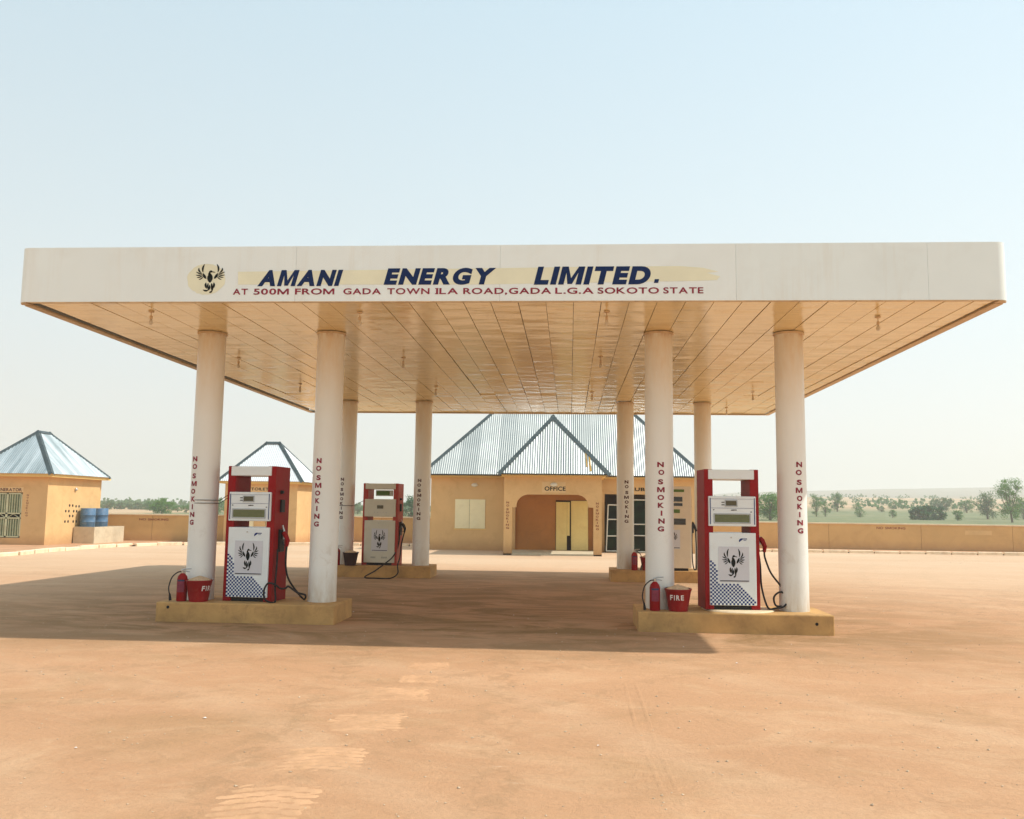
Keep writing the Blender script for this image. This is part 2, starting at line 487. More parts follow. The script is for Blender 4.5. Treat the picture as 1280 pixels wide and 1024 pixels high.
def terrain_mat():
    m, nt, p = new_mat('savanna_land')
    g = nt.nodes.new('ShaderNodeNewGeometry')
    sp = nt.nodes.new('ShaderNodeSeparateXYZ')
    nt.links.new(g.outputs['Position'], sp.inputs[0])
    n1 = tex(nt, .05, 7, .65, coord='Position')
    sand = mixc(nt, mapr(nt, n1, .3, .7), (.42, .27, .155), (.56, .40, .25))
    n2 = tex(nt, .03, 7, .65, coord='Position')
    green = mixc(nt, mapr(nt, tex(nt, .4, 6, .7, coord='Position'), .3, .7), (.12, .15, .07), (.24, .24, .13))
    fy = math_n(nt, 'MULTIPLY', mapr(nt, sp.outputs['Y'], 60, 80), mapr(nt, sp.outputs['Y'], 235, 190))
    fx = mapr(nt, sp.outputs['X'], -78, -66)
    f = math_n(nt, 'MULTIPLY', fy, fx)
    f = math_n(nt, 'MULTIPLY', f, mapr(nt, n2, .25, .5, .7, 1))
    # scattered grass on the slopes
    n3 = tex(nt, .02, 9, .75, coord='Position')
    far = math_n(nt, 'MULTIPLY', mapr(nt, sp.outputs['Y'], 180, 240), mapr(nt, n3, .5, .62, 0, .7))
    c = mixc(nt, far, sand, (.16, .19, .10))
    c = mixc(nt, mapr(nt, sp.outputs['Y'], 480, 800, 0, .85), c, (.17, .165, .12))
    c = mixc(nt, f, c, green)
    nt.links.new(c, p.inputs['Base Color'])
    p.inputs['Roughness'].default_value = .95
    p.inputs['Specular IOR Level'].default_value = .1
    bump(nt, p, tex(nt, 2.5, 6, .7, coord='Position'), .5, .05)
    return m


M['terrain'] = terrain_mat()


def leaf_mat(name, a, b):
    m, nt, p = new_mat(name)
    n = tex(nt, .9, 4, .6)
    n2 = nt.nodes.new('ShaderNodeNewGeometry')
    f = mapr(nt, n, .3, .7)
    r = n2.outputs['Random Per Island']
    f2 = math_n(nt, 'MULTIPLY', math_n(nt, 'ADD', f, r), .5)
    nt.links.new(mixc(nt, f2, a, b), p.inputs['Base Color'])
    p.inputs['Roughness'].default_value = .6
    p.inputs['Specular IOR Level'].default_value = .3
    tr = nt.nodes.new('ShaderNodeBsdfTranslucent')
    tr.inputs['Color'].default_value = (b[0]*1.3, b[1]*1.5, b[2], 1)
    mx = nt.nodes.new('ShaderNodeMixShader')
    mx.inputs[0].default_value = .3
    nt.links.new(p.outputs[0], mx.inputs[1])
    nt.links.new(tr.outputs[0], mx.inputs[2])
    nt.links.new(mx.outputs[0], nt.nodes['Material Output'].inputs[0])
    return m


M['leaf_bright'] = leaf_mat('leaf_bright', (.04, .13, .016), (.12, .25, .04))
M['leaf_mid'] = leaf_mat('leaf_mid', (.03, .10, .022), (.09, .21, .045))
M['leaf_dark'] = leaf_mat('leaf_dark', (.008, .065, .022), (.03, .13, .045))
M['leaf_dry'] = leaf_mat('leaf_dry', (.05, .10, .04), (.12, .18, .075))


# ------------------------------------------------------------------ mesh helpers
class MB:
    """collects shapes and links them as one mesh object"""
    def __init__(s):
        s.v, s.f = [], []

    def add(s, vs, fs):
        o = len(s.v)
        s.v += [tuple(v) for v in vs]
        s.f += [tuple(i+o for i in f) for f in fs]
        return s

    def box(s, x0, x1, y0, y1, z0, z1, bev=0):
        if bev <= 0:
            v = [(x, y, z) for z in (z0, z1) for y in (y0, y1) for x in (x0, x1)]
            return s.add(v, [(0, 2, 3, 1), (4, 5, 7, 6), (0, 1, 5, 4), (2, 6, 7, 3), (0, 4, 6, 2), (1, 3, 7, 5)])
        bm = bmesh.new()
        bmesh.ops.create_cube(bm, size=1)
        for v in bm.verts:
            v.co = Vector((x0+(v.co.x+.5)*(x1-x0), y0+(v.co.y+.5)*(y1-y0), z0+(v.co.z+.5)*(z1-z0)))
        bmesh.ops.bevel(bm, geom=bm.edges[:], offset=bev, segments=2, profile=.5, affect='EDGES')
        bm.verts.index_update()
        s.add([v.co[:] for v in bm.verts], [[v.index for v in f.verts] for f in bm.faces])
        bm.free()
        return s

    def tube(s, pts, r, n=10, cap=True):
        pts = [Vector(p) for p in pts]
        rs = r if isinstance(r, (list, tuple)) else [r]*len(pts)
        up = Vector((0, 0, 1))
        vs = []
        prev = None
        for i, p in enumerate(pts):
            t = (pts[min(i+1, len(pts)-1)]-pts[max(i-1, 0)]).normalized()
            if prev is None:
                a = t.cross(up)
                if a.length < .05:
                    a = t.cross(Vector((1, 0, 0)))
            else:
                a = prev-t*prev.dot(t)
            a.normalize()
            prev = a
            b = t.cross(a)
            for k in range(n):
                an = 2*PI*k/n
                vs.append(p+(a*math.cos(an)+b*math.sin(an))*rs[i])
        fs = []
        for i in range(len(pts)-1):
            for k in range(n):
                fs.append((i*n+k, i*n+(k+1) % n, (i+1)*n+(k+1) % n, (i+1)*n+k))
        if cap:
            fs.append(tuple(reversed(range(n))))
            fs.append(tuple(range((len(pts)-1)*n, len(pts)*n)))
        return s.add(vs, fs)

    def lathe(s, prof, n=24, c=(0, 0, 0)):
        """prof: (radius, z) from bottom to top"""
        vs = []
        for r, z in prof:
            for k in range(n):
                a = 2*PI*k/n
                vs.append((c[0]+r*math.cos(a), c[1]+r*math.sin(a), c[2]+z))
        fs = []
        for i in range(len(prof)-1):
            for k in range(n):
                fs.append((i*n+k, i*n+(k+1) % n, (i+1)*n+(k+1) % n, (i+1)*n+k))
        fs.append(tuple(reversed(range(n))))
        fs.append(tuple(range((len(prof)-1)*n, len(prof)*n)))
        return s.add(vs, fs)

    def prism(s, pts, y0, y1):
        """polygon in (x, z) extruded from y0 (front) to y1"""
        n = len(pts)
        vs = [(x, y0, z) for x, z in pts]+[(x, y1, z) for x, z in pts]
        fs = [tuple(range(n)), tuple(reversed(range(n, 2*n)))]
        for i in range(n):
            j = (i+1) % n
            fs.append((i, i+n, j+n, j))
        return s.add(vs, fs)

    def mesh(s, name, mat, smooth=False):
        me = bpy.data.meshes.new(name)
        me.from_pydata(s.v, [], s.f)
        me.materials.append(mat)
        bm = bmesh.new()
        bm.from_mesh(me)
        bmesh.ops.recalc_face_normals(bm, faces=bm.faces)
        bm.to_mesh(me)
        bm.free()
        if smooth:
            for p in me.polygons:
                p.use_smooth = True
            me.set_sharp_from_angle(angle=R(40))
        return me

    def build(s, name, mat, parent=None, smooth=False, kind=None):
        return link(name, s.mesh(name, mat, smooth), parent, kind)


def link(name, me, parent=None, kind=None):
    o = bpy.data.objects.new(name, me)
    C.objects.link(o)
    if parent is not None:
        o.parent = parent
    if kind:
        o['kind'] = kind
    return o


def tag(o, label, cat, group=None, kind=None):
    o['label'] = label
    o['category'] = cat
    if group:
        o['group'] = group
    if kind:
        o['kind'] = kind
    return o


def thing(name, label, cat, loc=(0, 0, 0), rz=0, group=None):
    o = bpy.data.objects.new(name, None)
    C.objects.link(o)
    o.location = loc
    o.rotation_euler = (0, 0, rz)
    o.empty_display_size = .2
    return tag(o, label, cat, group)


def dup(src, loc, rz=0, label=None, group=None):
    def cp(o, par):
        c = o.copy()
        C.objects.link(c)
        c.parent = par
        for ch in [k for k in S.objects if k.parent == o and k != c]:
            cp(ch, c)
        return c
    c = cp(src, None)
    c.location = loc
    c.rotation_euler = (0, 0, rz)
    if label:
        c['label'] = label
    if group:
        c['group'] = group
    return c


_tc = {}


def glyph1(ch, bold):
    """one character as triangles, its left edge at x = 0, baseline at 0"""
    key = (ch, bold)
    if key in _tc:
        return _tc[key]
    if ch == 'M':
        hv = [v[1] for v in glyph1('H', bold)[0]]
        lo, hi = min(hv), max(hv)
        c = hi-lo
        sw, w = .085+2*bold, .74+2*bold
        pts = [(0, 0), (0, c), (sw*1.15, c), (w/2, c*.36), (w-sw*1.15, c), (w, c), (w, 0), (w-sw, 0), (w-sw, c*.66),
               (w/2+sw*.42, c*.03), (w/2-sw*.42, c*.03), (sw, c*.66), (sw, 0)]
        vs = [(x, y+lo) for x, y in pts]
        _tc[key] = (vs, [tuple(range(len(pts)))])
        return _tc[key]
    cu = bpy.data.curves.new('text', 'FONT')
    cu.body = ch
    cu.size = 1
    cu.resolution_u = 6
    cu.offset = bold
    o = bpy.data.objects.new('text', cu)
    C.objects.link(o)
    dg = bpy.context.evaluated_depsgraph_get()
    me = bpy.data.meshes.new_from_object(o.evaluated_get(dg))
    bm = bmesh.new()
    bm.from_mesh(me)
    bmesh.ops.triangulate(bm, faces=bm.faces)
    bm.verts.index_update()
    vs = [(v.co.x, v.co.y) for v in bm.verts]
    fs = [tuple(v.index for v in f.verts) for f in bm.faces]
    bm.free()
    bpy.data.objects.remove(o)
    bpy.data.curves.remove(cu)
    bpy.data.meshes.remove(me)
    x0 = min(v[0] for v in vs)
    _tc[key] = ([(x-x0, y) for x, y in vs], fs)
    return _tc[key]


def glyphs(s, bold=.0):
    """flat letters of a line as triangles"""
    vs, fs, x = [], [], 0
    for ch in s:
        if ch == ' ':
            x += .36
            continue
        v, f = glyph1(ch, bold)
        o = len(vs)
        vs += [(a+x, b) for a, b in v]
        fs += [tuple(k+o for k in q) for q in f]
        x += max(a for a, b in v)+(.085 if ch != 'R' else .04)
    return vs, fs


def letters(mb, s, x0, x1, z0, z1, fn, bold=.0, shear=0, ref=None):
    """fit string s in the box and place each point with fn(u, v)"""
    vs, fs = glyphs(s, bold)
    xs = [v[0] for v in vs]
    zs = [v[1] for v in vs]
    if ref:                                   # cap height taken from another glyph so that marks sit right
        rz = [v[1] for v in glyphs(ref, bold)[0]]
        za, zb = min(rz), max(rz)
    else:
        za, zb = min(zs), max(zs)
    a, b = min(xs), max(xs)
    out = []
    for x, z in vs:
        v = (z-za)/(zb-za)
        u = (x-a)/(b-a)
        out.append(fn(x0+u*(x1-x0-shear)+shear*v, z0+v*(z1-z0)))
    mb.add(out, fs)
    return mb


def flat_y(y):
    return lambda u, v: (u, y, v)


def flat_x(x):
    return lambda u, v: (x, u, v)


LET_W = {'N': 1.0, 'O': 1.0, 'S': .85, 'M': 1.18, 'K': .95, 'I': .26, 'G': 1.0}


def vertical_text(mb, word, cx, ztop, zbot, lw, fn, rng, bold=.045, hfrac=.66):
    k = word.count(' ')
    pitch = (ztop-zbot)/(len(word)-k+.22*k-(1-hfrac))
    z1 = ztop
    for ch in word:
        if ch == ' ':
            z1 -= pitch*.22
            continue
        w = lw*LET_W.get(ch, 1)*rng.uniform(.93, 1.07)
        o = rng.uniform(-.006, .006)
        letters(mb, ch, cx-w/2+o, cx+w/2+o, z1-pitch*hfrac, z1, fn, bold)
        z1 -= pitch


def blade(p0, p1, p2, w, n=7, tip=.0):
    """tapered curved feather: quadratic curve with a swelling width -> outline points"""
    L, Rr = [], []
    for i in range(n+1):
        t = i/n
        x = (1-t)**2*p0[0]+2*t*(1-t)*p1[0]+t*t*p2[0]
        z = (1-t)**2*p0[1]+2*t*(1-t)*p1[1]+t*t*p2[1]
        dx = 2*(1-t)*(p1[0]-p0[0])+2*t*(p2[0]-p1[0])
        dz = 2*(1-t)*(p1[1]-p0[1])+2*t*(p2[1]-p1[1])
        l = math.hypot(dx, dz) or 1
        ww = w*math.sin(PI*min(1, max(.02, t*.92+.04)))**.8
        L.append((x-dz/l*ww*1.2, z+dx/l*ww*1.2))
        Rr.append((x+dz/l*ww*1.2, z-dx/l*ww*1.2))
    return L+Rr[::-1]


def emblem(mb, cx, cz, w, h, fn):
    """rising bird with spread wings, drawn in a unit box (-1..1)"""
    polys = []
    for s in (-1, 1):
        polys += [
            blade((s*.50, .42), (s*.62, .70), (s*.42, 1.0), .055),      # tall inner feather
            blade((s*.62, .40), (s*.86, .52), (s*.80, .74), .05),
            blade((s*.55, .36), (s*.75, .30), (s*.99, .46), .035),
            blade((s*.52, .30), (s*.75, .16), (s*1.0, .24), .035),
            blade((s*.50, .22), (s*.70, .05), (s*.92, .06), .035),
            blade((s*.46, .16), (s*.62, -.08), (s*.78, -.08), .032),
            blade((s*.27, -.02), (s*.40, .10), (s*.50, .36), .075),     # wing root
            blade((s*.26, -.30), (s*.34, -.50), (s*.20, -.72), .065),   # tail plumes
            blade((s*.11, -.34), (s*.16, -.50), (s*.11, -.78), .05),
        ]
    polys += [
        blade((0, .34), (-.03, .05), (0, -.30), .16, 9),                # body
        blade((-.04, .44), (-.10, .30), (0, .10), .075),                # neck
        blade((-.10, .44), (.05, .52), (.14, .44), .065),               # head
        blade((.08, .45), (.2, .46), (.34, .41), .025),                 # beak
        blade((-.02, -.46), (.04, -.72), (-.16, -.86), .06),            # legs, claws
        blade((-.10, -.84), (-.26, -.92), (-.46, -.80), .05),
        blade((.08, -.42), (.24, -.70), (.14, -.94), .06),
        blade((.18, -.88), (.08, -1.0), (-.02, -.98), .05),
    ]
    for pl in polys:
        n = len(pl)
        mb.add([fn(cx+x*w/2, cz+z*h/2) for x, z in pl], [tuple(range(n))])
    return mb


# ------------------------------------------------------------------ land
def interp(x, tab):
    for (a, u), (b, v) in zip(tab, tab[1:]):
        if x <= b:
            t = max(0, (x-a)/(b-a))
            t = t*t*(3-2*t) if False else t
            return u+(v-u)*t
    return tab[-1][1]


HR = [(0, 0), (60, 0), (100, .35), (130, .78), (150, .98), (200, 2.15), (300, 5.2), (400, 8.2), (500, 9.6), (700, 11), (1250, 33), (1400, 35), (2000, 30)]
HL = [(0, 0), (80, 0), (130, .18), (180, .35), (260, .6), (500, 0), (1500, -6)]


def height(x, y):
    d = max(math.hypot(x, y)*.12+y*.88, 0) if y > 0 else 0
    r = min(1, max(0, (x/max(abs(y), 30)+.12)/.34))
    r = r*r*(3-2*r)
    h = interp(d, HR)*r+interp(d, HL)*(1-r)
    if d > 60:
        h += mnoise.noise(Vector((x*.012, y*.012, 0)))*min(1.2, (d-60)/260)
    if d > 450:
        h += r*(x/max(y, 1)-.28)*interp(d, [(450, 0), (1250, 40), (2000, 44)])+mnoise.noise(Vector((x*.004, y*.004, 3)))*2.2
    return h-.012


mb = MB()
rings = [0.5]+[1.5*1.094**i for i in range(1, 82)]
rings = [r for r in rings if r < 1900]+[1900]
NA = 220
vs = [(0, 5, -.012)]
for r in rings:
    for k in range(NA):
        a = 2*PI*k/NA
        x, y = r*math.cos(a), 5+r*math.sin(a)
        vs.append((x, y, height(x, y)))
fs = [(0, 1+k, 1+(k+1) % NA) for k in range(NA)]
for i in range(len(rings)-1):
    for k in range(NA):
        fs.append((1+i*NA+k, 1+(i+1)*NA+k, 1+(i+1)*NA+(k+1) % NA, 1+i*NA+(k+1) % NA))
mb.add(vs, fs)
g = mb.build('ground', M['terrain'], smooth=True, kind='structure')
tag(g, 'sandy savanna land with a green field beyond the wall rising to a low hazy hill', 'ground')

KL = [(-17.6, 8), (-17.1, 11.5), (-16.7, 14.2), (-17.0, 16.2), (-17.0, 18.6), (-16.7, 20.8), (-16.0, 22.3), (-14.6, 23.3),
      (-12.2, 24.1), (-9.5, 24.9), (-5.35, 25.3)]
KR = [(5.75, 25.4), (12, 25.3), (20, 25.35), (27.5, 25.5)]
fc = KL+[(-5.35, 22.62), (5.75, 22.62)]+KR+[(27.5, -40), (-34, -40), (-34, 8)]
mb = MB()
# a subdivided sheet is not needed: flat polygon
mb.add([(x, y, 0) for x, y in fc], [tuple(range(len(fc)))])
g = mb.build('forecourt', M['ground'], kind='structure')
tag(g, 'broad forecourt of concrete under a film of orange dust', 'pavement')


def kerb_line(pts, step, parent, start=0):
    """single kerb stones laid end to end along a polyline"""
    seg = [(Vector((*a, 0)), Vector((*b, 0))) for a, b in zip(pts, pts[1:])]
    total = sum((b-a).length for a, b in seg)
    n = int(total/step)
    rng = random.Random(5+start)

    def at(s):
        for a, b in seg:
            l = (b-a).length
            if s <= l:
                return a+(b-a)*(s/l), (b-a).normalized()
            s -= l
        return seg[-1][1], (seg[-1][1]-seg[-1][0]).normalized()
    for i in range(n):
        p, t = at((i+.5)*total/n)
        o = link('kerb_stone', kerb_meshes[rng.randrange(len(kerb_meshes))], parent)
        o.location = (p.x, p.y, rng.uniform(-.012, .006))
        o.rotation_euler = (0, 0, math.atan2(t.y, t.x)+rng.uniform(-.012, .012))


kerb_meshes = []
for i in range(3):
    mb = MB().box(-.485, .485, -.075, .075, -.05, .125-.01*i, .02)
    kerb_meshes.append(mb.mesh('kerb_stone', M['kerb']))
k1 = thing('kerb', 'pale kerb curving past the generator house and the toilet block', 'kerb')
k1['kind'] = 'structure'
kerb_line(KL, 1.0, k1)
k2 = thing('kerb', 'straight pale kerb along the foot of the ochre wall on the side with the green field', 'kerb')
k2['kind'] = 'structure'
kerb_line(KR, 1.0, k2, 1)

# raised earth verge between kerb and wall
mb = MB()
vl = KL+[(-5.35, 28.1), (-11.2, 28.1), (-20.8, 25.4), (-24.5, 25.0), (-40, 25), (-40, 8)]
mb.add([(x, y, .045) for x, y in vl], [tuple(range(len(vl)))])
vr = KR+[(27.5, 28.1), (5.75, 28.1)]
mb.add([(x, y, .045) for x, y in vr], [tuple(range(len(vr)))])
M['verge'] = paint('red_earth', (.50, .28, .155), .95, .2, .8, (.33, .19, .10), .6, bmp=.8, bscale=12, coord='Position')
g = mb.build('verge', M['verge'], kind='structure')
tag(g, 'strip of reddish bare earth between kerb and perimeter wall', 'verge')

# stones, crumbs of mud and a few bits of litter on the apron
rng = random.Random(11)
mb = MB()


def pebble(mb, x, y, z, s, rng):
    v = []
    for sx in (-1, 1):
        v.append((x+sx*s*rng.uniform(.7, 1.2), y, z+s*.25))
    for sy in (-1, 1):
        v.append((x, y+sy*s*rng.uniform(.6, 1.1), z+s*.2))
    v.append((x+rng.uniform(-.3, .3)*s, y, z+s*rng.uniform(.5, .9)))
    v.append((x, y, z-s*.3))
    mb.add(v, [(0, 2, 4), (2, 1, 4), (1, 3, 4), (3, 0, 4), (2, 0, 5), (1, 2, 5), (3, 1, 5), (0, 3, 5)])


for _ in range(2600):
    y = -12+abs(rng.gauss(0, 1))*9 if rng.random() < .6 else rng.uniform(-11, 22)
    x = rng.uniform(-9, 9)*max(.7, (y+13)/12)
    if y > 22 or x < -16 or x > 26:
        continue
    pebble(mb, x, y, 0, rng.choice((.006, .008, .008, .01, .014)), rng)
g = mb.build('gravel_crumbs', M['stone'], kind='stuff')
tag(g, 'small stones and crumbs of dried mud scattered over the apron', 'gravel')
mb = MB()
for _ in range(60):
    x, y = rng.uniform(-8, 9), rng.uniform(-9, 16)
    a = rng.uniform(0, 6.3)
    s = rng.uniform(.006, .018)
    mb.add([(x+s*math.cos(a), y+s*math.sin(a), .004), (x-s*math.sin(a), y+s*math.cos(a), .01),
            (x-s*math.cos(a), y-s*math.sin(a), .004), (x+s*.7*math.sin(a), y-s*.7*math.cos(a), .008)], [(0, 1, 2, 3)])
g = mb.build('litter', M['white_ink'], kind='stuff')
tag(g, 'tiny pale scraps of litter lying on the dusty apron', 'litter')

# row of dried mud prints pressed by a tractor tyre in front of the islands
rng = random.Random(4)


def mud_print(cx, cy, w, l, yawp, seed):
    """a low cake of mud with tread ribs across it"""
    rg = random.Random(seed)
    mb = MB()
    n, m = 26, 22
    v = []
    for i in range(n+1):
        for j in range(m+1):
            u, t = i/n-.5, j/m-.5
            edge = min(1, max(0, (.5-abs(u))*9+mnoise.noise(Vector((u*9, t*9, seed)))*.9)) * \
                min(1, max(0, (.5-abs(t))*9+mnoise.noise(Vector((u*8, t*8, seed+5)))*.9))
            rib = .5+.5*math.sin((t*9+u*2.2*(1 if u > 0 else -1))*2*PI*.9)
            hh = -.004+edge*(.0035+.020*rib*(.6+.5*mnoise.noise(Vector((u*12, t*12, seed+9)))))-.003
            X, Y = u*w, t*l
            v.append((cx+X*math.cos(yawp)-Y*math.sin(yawp), cy+X*math.sin(yawp)+Y*math.cos(yawp), hh))
    f = [(i*(m+1)+j, (i+1)*(m+1)+j, (i+1)*(m+1)+j+1, i*(m+1)+j+1) for i in range(n) for j in range(m)]
    mb.add(v, f)
    return mb


track = thing('tyre_track', 'broken row of ribbed tractor tyre prints in dried mud on the open apron', 'tyre track')
for i, (x, y, w, l) in enumerate(((-1.02, -3.55, .5, .5), (-1.0, -4.25, .42, .4), (-1.06, -4.95, .6, .62), (-1.10, -6.0, .62, .62),
                                  (-1.16, -7.0, .6, .62), (-1.22, -7.95, .6, .8), (-1.3, -9.0, .6, .8))):
    mud_print(x, y, w, l, .12, i*3+1).build('mud_print', M['clay'], track, smooth=True)
t2 = thing('tyre_track', 'pair of thin shallow wheel ruts running towards the islands', 'tyre track')
for dx in (0, .11):
    mb = MB()
    pts = [(.95+dx*.9+.16*((y+4.5)/7)**2+.012*math.sin(y*1.3+dx*9), y) for y in [-4.2-i*.25 for i in range(28)]]
    for (xa, ya), (xb, yb) in zip(pts, pts[1:]):
        mb.add([(xa-.02, ya, .0), (xa, ya, .012*abs(mnoise.noise(Vector((xa, ya*3, 2))))+.001), (xa+.02, ya, .0),
                (xb-.02, yb, .0), (xb, yb, .012*abs(mnoise.noise(Vector((xb, yb*3, 2))))+.001), (xb+.02, yb, .0)],
               [(0, 1, 4, 3), (1, 2, 5, 4)])
    mb.build('rut', M['ground'], t2, smooth=True)

# ------------------------------------------------------------------ canopy
XL, XR, Y0, Y1, ZC, ZF = -6.71, 5.70, -2.08, 11.1, 4.2, 4.915
canopy = thing('station_canopy', 'large flat white canopy on eight round columns with blue company lettering on its front', 'canopy')
# fascia: rounded-corner ring cut into panels
rc = .13


def ring(off):
    x0, x1, y0, y1 = XL+off, XR-off, Y0+off, Y1-off
    r = max(rc-off, .01)
    pts = []
    for cx, cy, a0 in ((x0+r, y0+r, PI), (x1-r, y0+r, 1.5*PI), (x1-r, y1-r, 0), (x0+r, y1-r, .5*PI)):
        for k in range(9):
            a = a0+k/8*PI/2
            pts.append((cx+r*math.cos(a), cy+r*math.sin(a)))
    return pts


def wall_strip(path_o, path_i, z0, z1, mat, name='fascia_panel'):
    n = len(path_o)
    v = [(x, y, z0) for x, y in path_o]+[(x, y, z1) for x, y in path_o]+[(x, y, z0) for x, y in path_i]+[(x, y, z1) for x, y in path_i]
    f = []
    for i in range(n-1):
        f += [(i, i+1, n+i+1, n+i), (2*n+i, 3*n+i, 3*n+i+1, 2*n+i+1), (n+i, n+i+1, 3*n+i+1, 3*n+i), (i, 2*n+i, 2*n+i+1, i+1)]
    f += [(0, n, 3*n, 2*n), (n-1, 3*n-1, 4*n-1, 2*n-1)]
    return MB().add(v, f).build(name, mat, canopy, smooth=True)


ro, ri = ring(0), ring(.03)
T = .03
cornerL = [p for p in ro[0:9]]
cornerR = [p for p in ro[9:18]]
cL_i, cR_i = ri[0:9], ri[9:18]
ybreak = [(-2.08+13.18*t) for t in (.28, .52, .76)]
# front panels with hairline seams
seams = [-3.05, -.453, 2.454]
xs = [XL+rc]+seams+[XR-rc]
g2 = .0012
wall_strip([(XL, Y0+2.6)]+cornerL+[(seams[0]-g2, Y0)], [(XL+T, Y0+2.6)]+cL_i+[(seams[0]-g2, Y0+T)], ZC, ZF, M['fascia'])
wall_strip([(seams[0]+g2, Y0), (seams[1]-g2, Y0)], [(seams[0]+g2, Y0+T), (seams[1]-g2, Y0+T)], ZC, ZF, M['fascia'])
wall_strip([(seams[1]+g2, Y0), (seams[2]-g2, Y0)], [(seams[1]+g2, Y0+T), (seams[2]-g2, Y0+T)], ZC, ZF, M['fascia'])
wall_strip([(seams[2]+g2, Y0), (4.747-g2, Y0)], [(seams[2]+g2, Y0+T), (4.747-g2, Y0+T)], ZC, ZF, M['fascia_grey'])
wall_strip([(4.747+g2, Y0)]+cornerR+[(XR, Y0+2.6)], [(4.747+g2, Y0+T)]+cR_i+[(XR-T, Y0+2.6)], ZC, ZF, M['fascia_grey'])
for a, b in ((Y0+2.605, 3.5), (3.505, 6.8), (6.805, Y1-.2)):
    wall_strip([(XR, a), (XR, b)], [(XR-T, a), (XR-T, b)], ZC, ZF, M['fascia_grey'])
    wall_strip([(XL, a), (XL, b)], [(XL+T, a), (XL+T, b)], ZC, ZF, M['fascia'])
for a, b in ((XL, -2.5), (-2.495, 1.6), (1.605, XR)):
    wall_strip([(a, Y1), (b, Y1)], [(a, Y1-T), (b, Y1-T)], ZC, ZF, M['fascia'])
# roof deck and bottom edge trim
MB().box(XL+.05, XR-.05, Y0+.05, Y1-.05, 4.62, 4.72).build('roof_deck', M['dark_gap'], canopy)
MB().box(XL+.06, XR-.06, Y0+.06, Y1-.06, 4.28, 4.30).build('ceiling_backing', M['dark_gap'], canopy)
tr = .12
MB().box(XL+.004, XL+tr, Y0+.18, Y1-.032, ZC-.012, ZC+.012).build('edge_trim', M['trim'], canopy)
MB().box(XR-tr, XR-.004, Y0+.18, Y1-.032, ZC-.012, ZC+.012).build('edge_trim', M['trim'], canopy)
MB().box(XL+.18, XR-.18, Y0+.004, Y0+.05, ZC-.010, ZC+.012).build('edge_trim', M['trim'], canopy)
MB().box(XL+tr+.004, XR-tr-.004, Y1-.12, Y1-.034, ZC-.012, ZC+.012).build('edge_trim', M['trim'], canopy)
for cx, cy, sx in ((XL, Y0, 1), (XR, Y0, -1)):
    pts = [(cx+sx*rc+rc*.97*math.cos(a), cy+rc+rc*.97*math.sin(a)) for a in
           [(PI+k/8*PI/2) if sx > 0 else (1.5*PI+k/8*PI/2) for k in range(9)]]
    pts = pts+[(cx+sx*rc, cy+rc+.014)]
    mb = MB()
    n = len(pts)
    mb.add([(x, y, ZC-.012) for x, y in pts]+[(x, y, ZC+.010) for x, y in pts],
           [tuple(range(n)), tuple(reversed(range(n, 2*n)))]+[(i, (i+1) % n, (i+1) % n+n, i+n) for i in range(n)])
    mb.build('corner_trim', M['trim'], canopy)

# soffit of long sheet-metal strips, each strip in several lengths
pitch = .3475
x_first = -.577-pitch*17.0
panel_w = pitch-.012
lens_tab = [[(-1.99, 3.46), (3.464, 9.55), (9.554, 10.95)],
            [(-1.99, .42), (.424, 6.50), (6.504, 10.95)],
            [(-1.99, 5.0), (5.004, 10.95)],
            [(-1.99, .42), (.424, 3.46), (3.464, 9.55), (9.554, 10.95)],
            [(-1.99, 7.2), (7.204, 10.95)]]
pan_cache = {}
rng = random.Random(3)


def soffit_panel(L, var, w):
    key = (round(L, 2), var, round(w, 3))
    if key in pan_cache:
        return pan_cache[key]
    n = max(10, int(L/.11))
    vs, fs = [], []
    cols = (-.5, -.2, .2, .5)
    for i in range(n+1):
        t = i/n
        sag = -.004*math.sin(PI*t)
        for cidx, u in enumerate(cols):
            z = sag+.0035*mnoise.noise(Vector((u*1.5, t*L*3.4, var*7.3)))*(1 if abs(u) < .4 else .5)
            vs.append((u*w, t*L, z))
        vs.append((-.5*w, t*L, .02))
        vs.append((.5*w, t*L, .02))
    k = 6
    for i in range(n):
        for c in range(3):
            fs.append((i*k+c, i*k+c+1, (i+1)*k+c+1, (i+1)*k+c))
        fs.append((i*k, (i+1)*k, (i+1)*k+4, i*k+4))
        fs.append((i*k+3, i*k+5, (i+1)*k+5, (i+1)*k+3))
    fs += [(0, 4, 5, 3, 2, 1), (n*k, n*k+1, n*k+2, n*k+3, n*k+5, n*k+4)]
    pan_cache[key] = MB().add(vs, fs).mesh('ceiling_strip', M['soffit'], True)
    return pan_cache[key]


xa = XL+tr+.02
xb = XR-tr-.02
x = x_first
while x < xb-.02:
    x0, x1 = max(x, xa), min(x+pitch, xb)
    if x1-x0 > .06:
        tab = lens_tab[rng.choice((0, 1, 2, 2, 3, 4, 4, 4))]
        for a, b in tab:
            o = link('ceiling_strip', soffit_panel(b-a, rng.randrange(3), x1-x0-rng.choice((.006, .008, .012, .014))), canopy)
            o.location = ((x0+x1)/2+rng.uniform(-.0015, .0015), a, ZC+.012+rng.uniform(-.003, .003))
            o.rotation_euler = (rng.uniform(-.001, .001), rng.uniform(-.006, .006), rng.uniform(-.0008, .0008))
    x += pitch

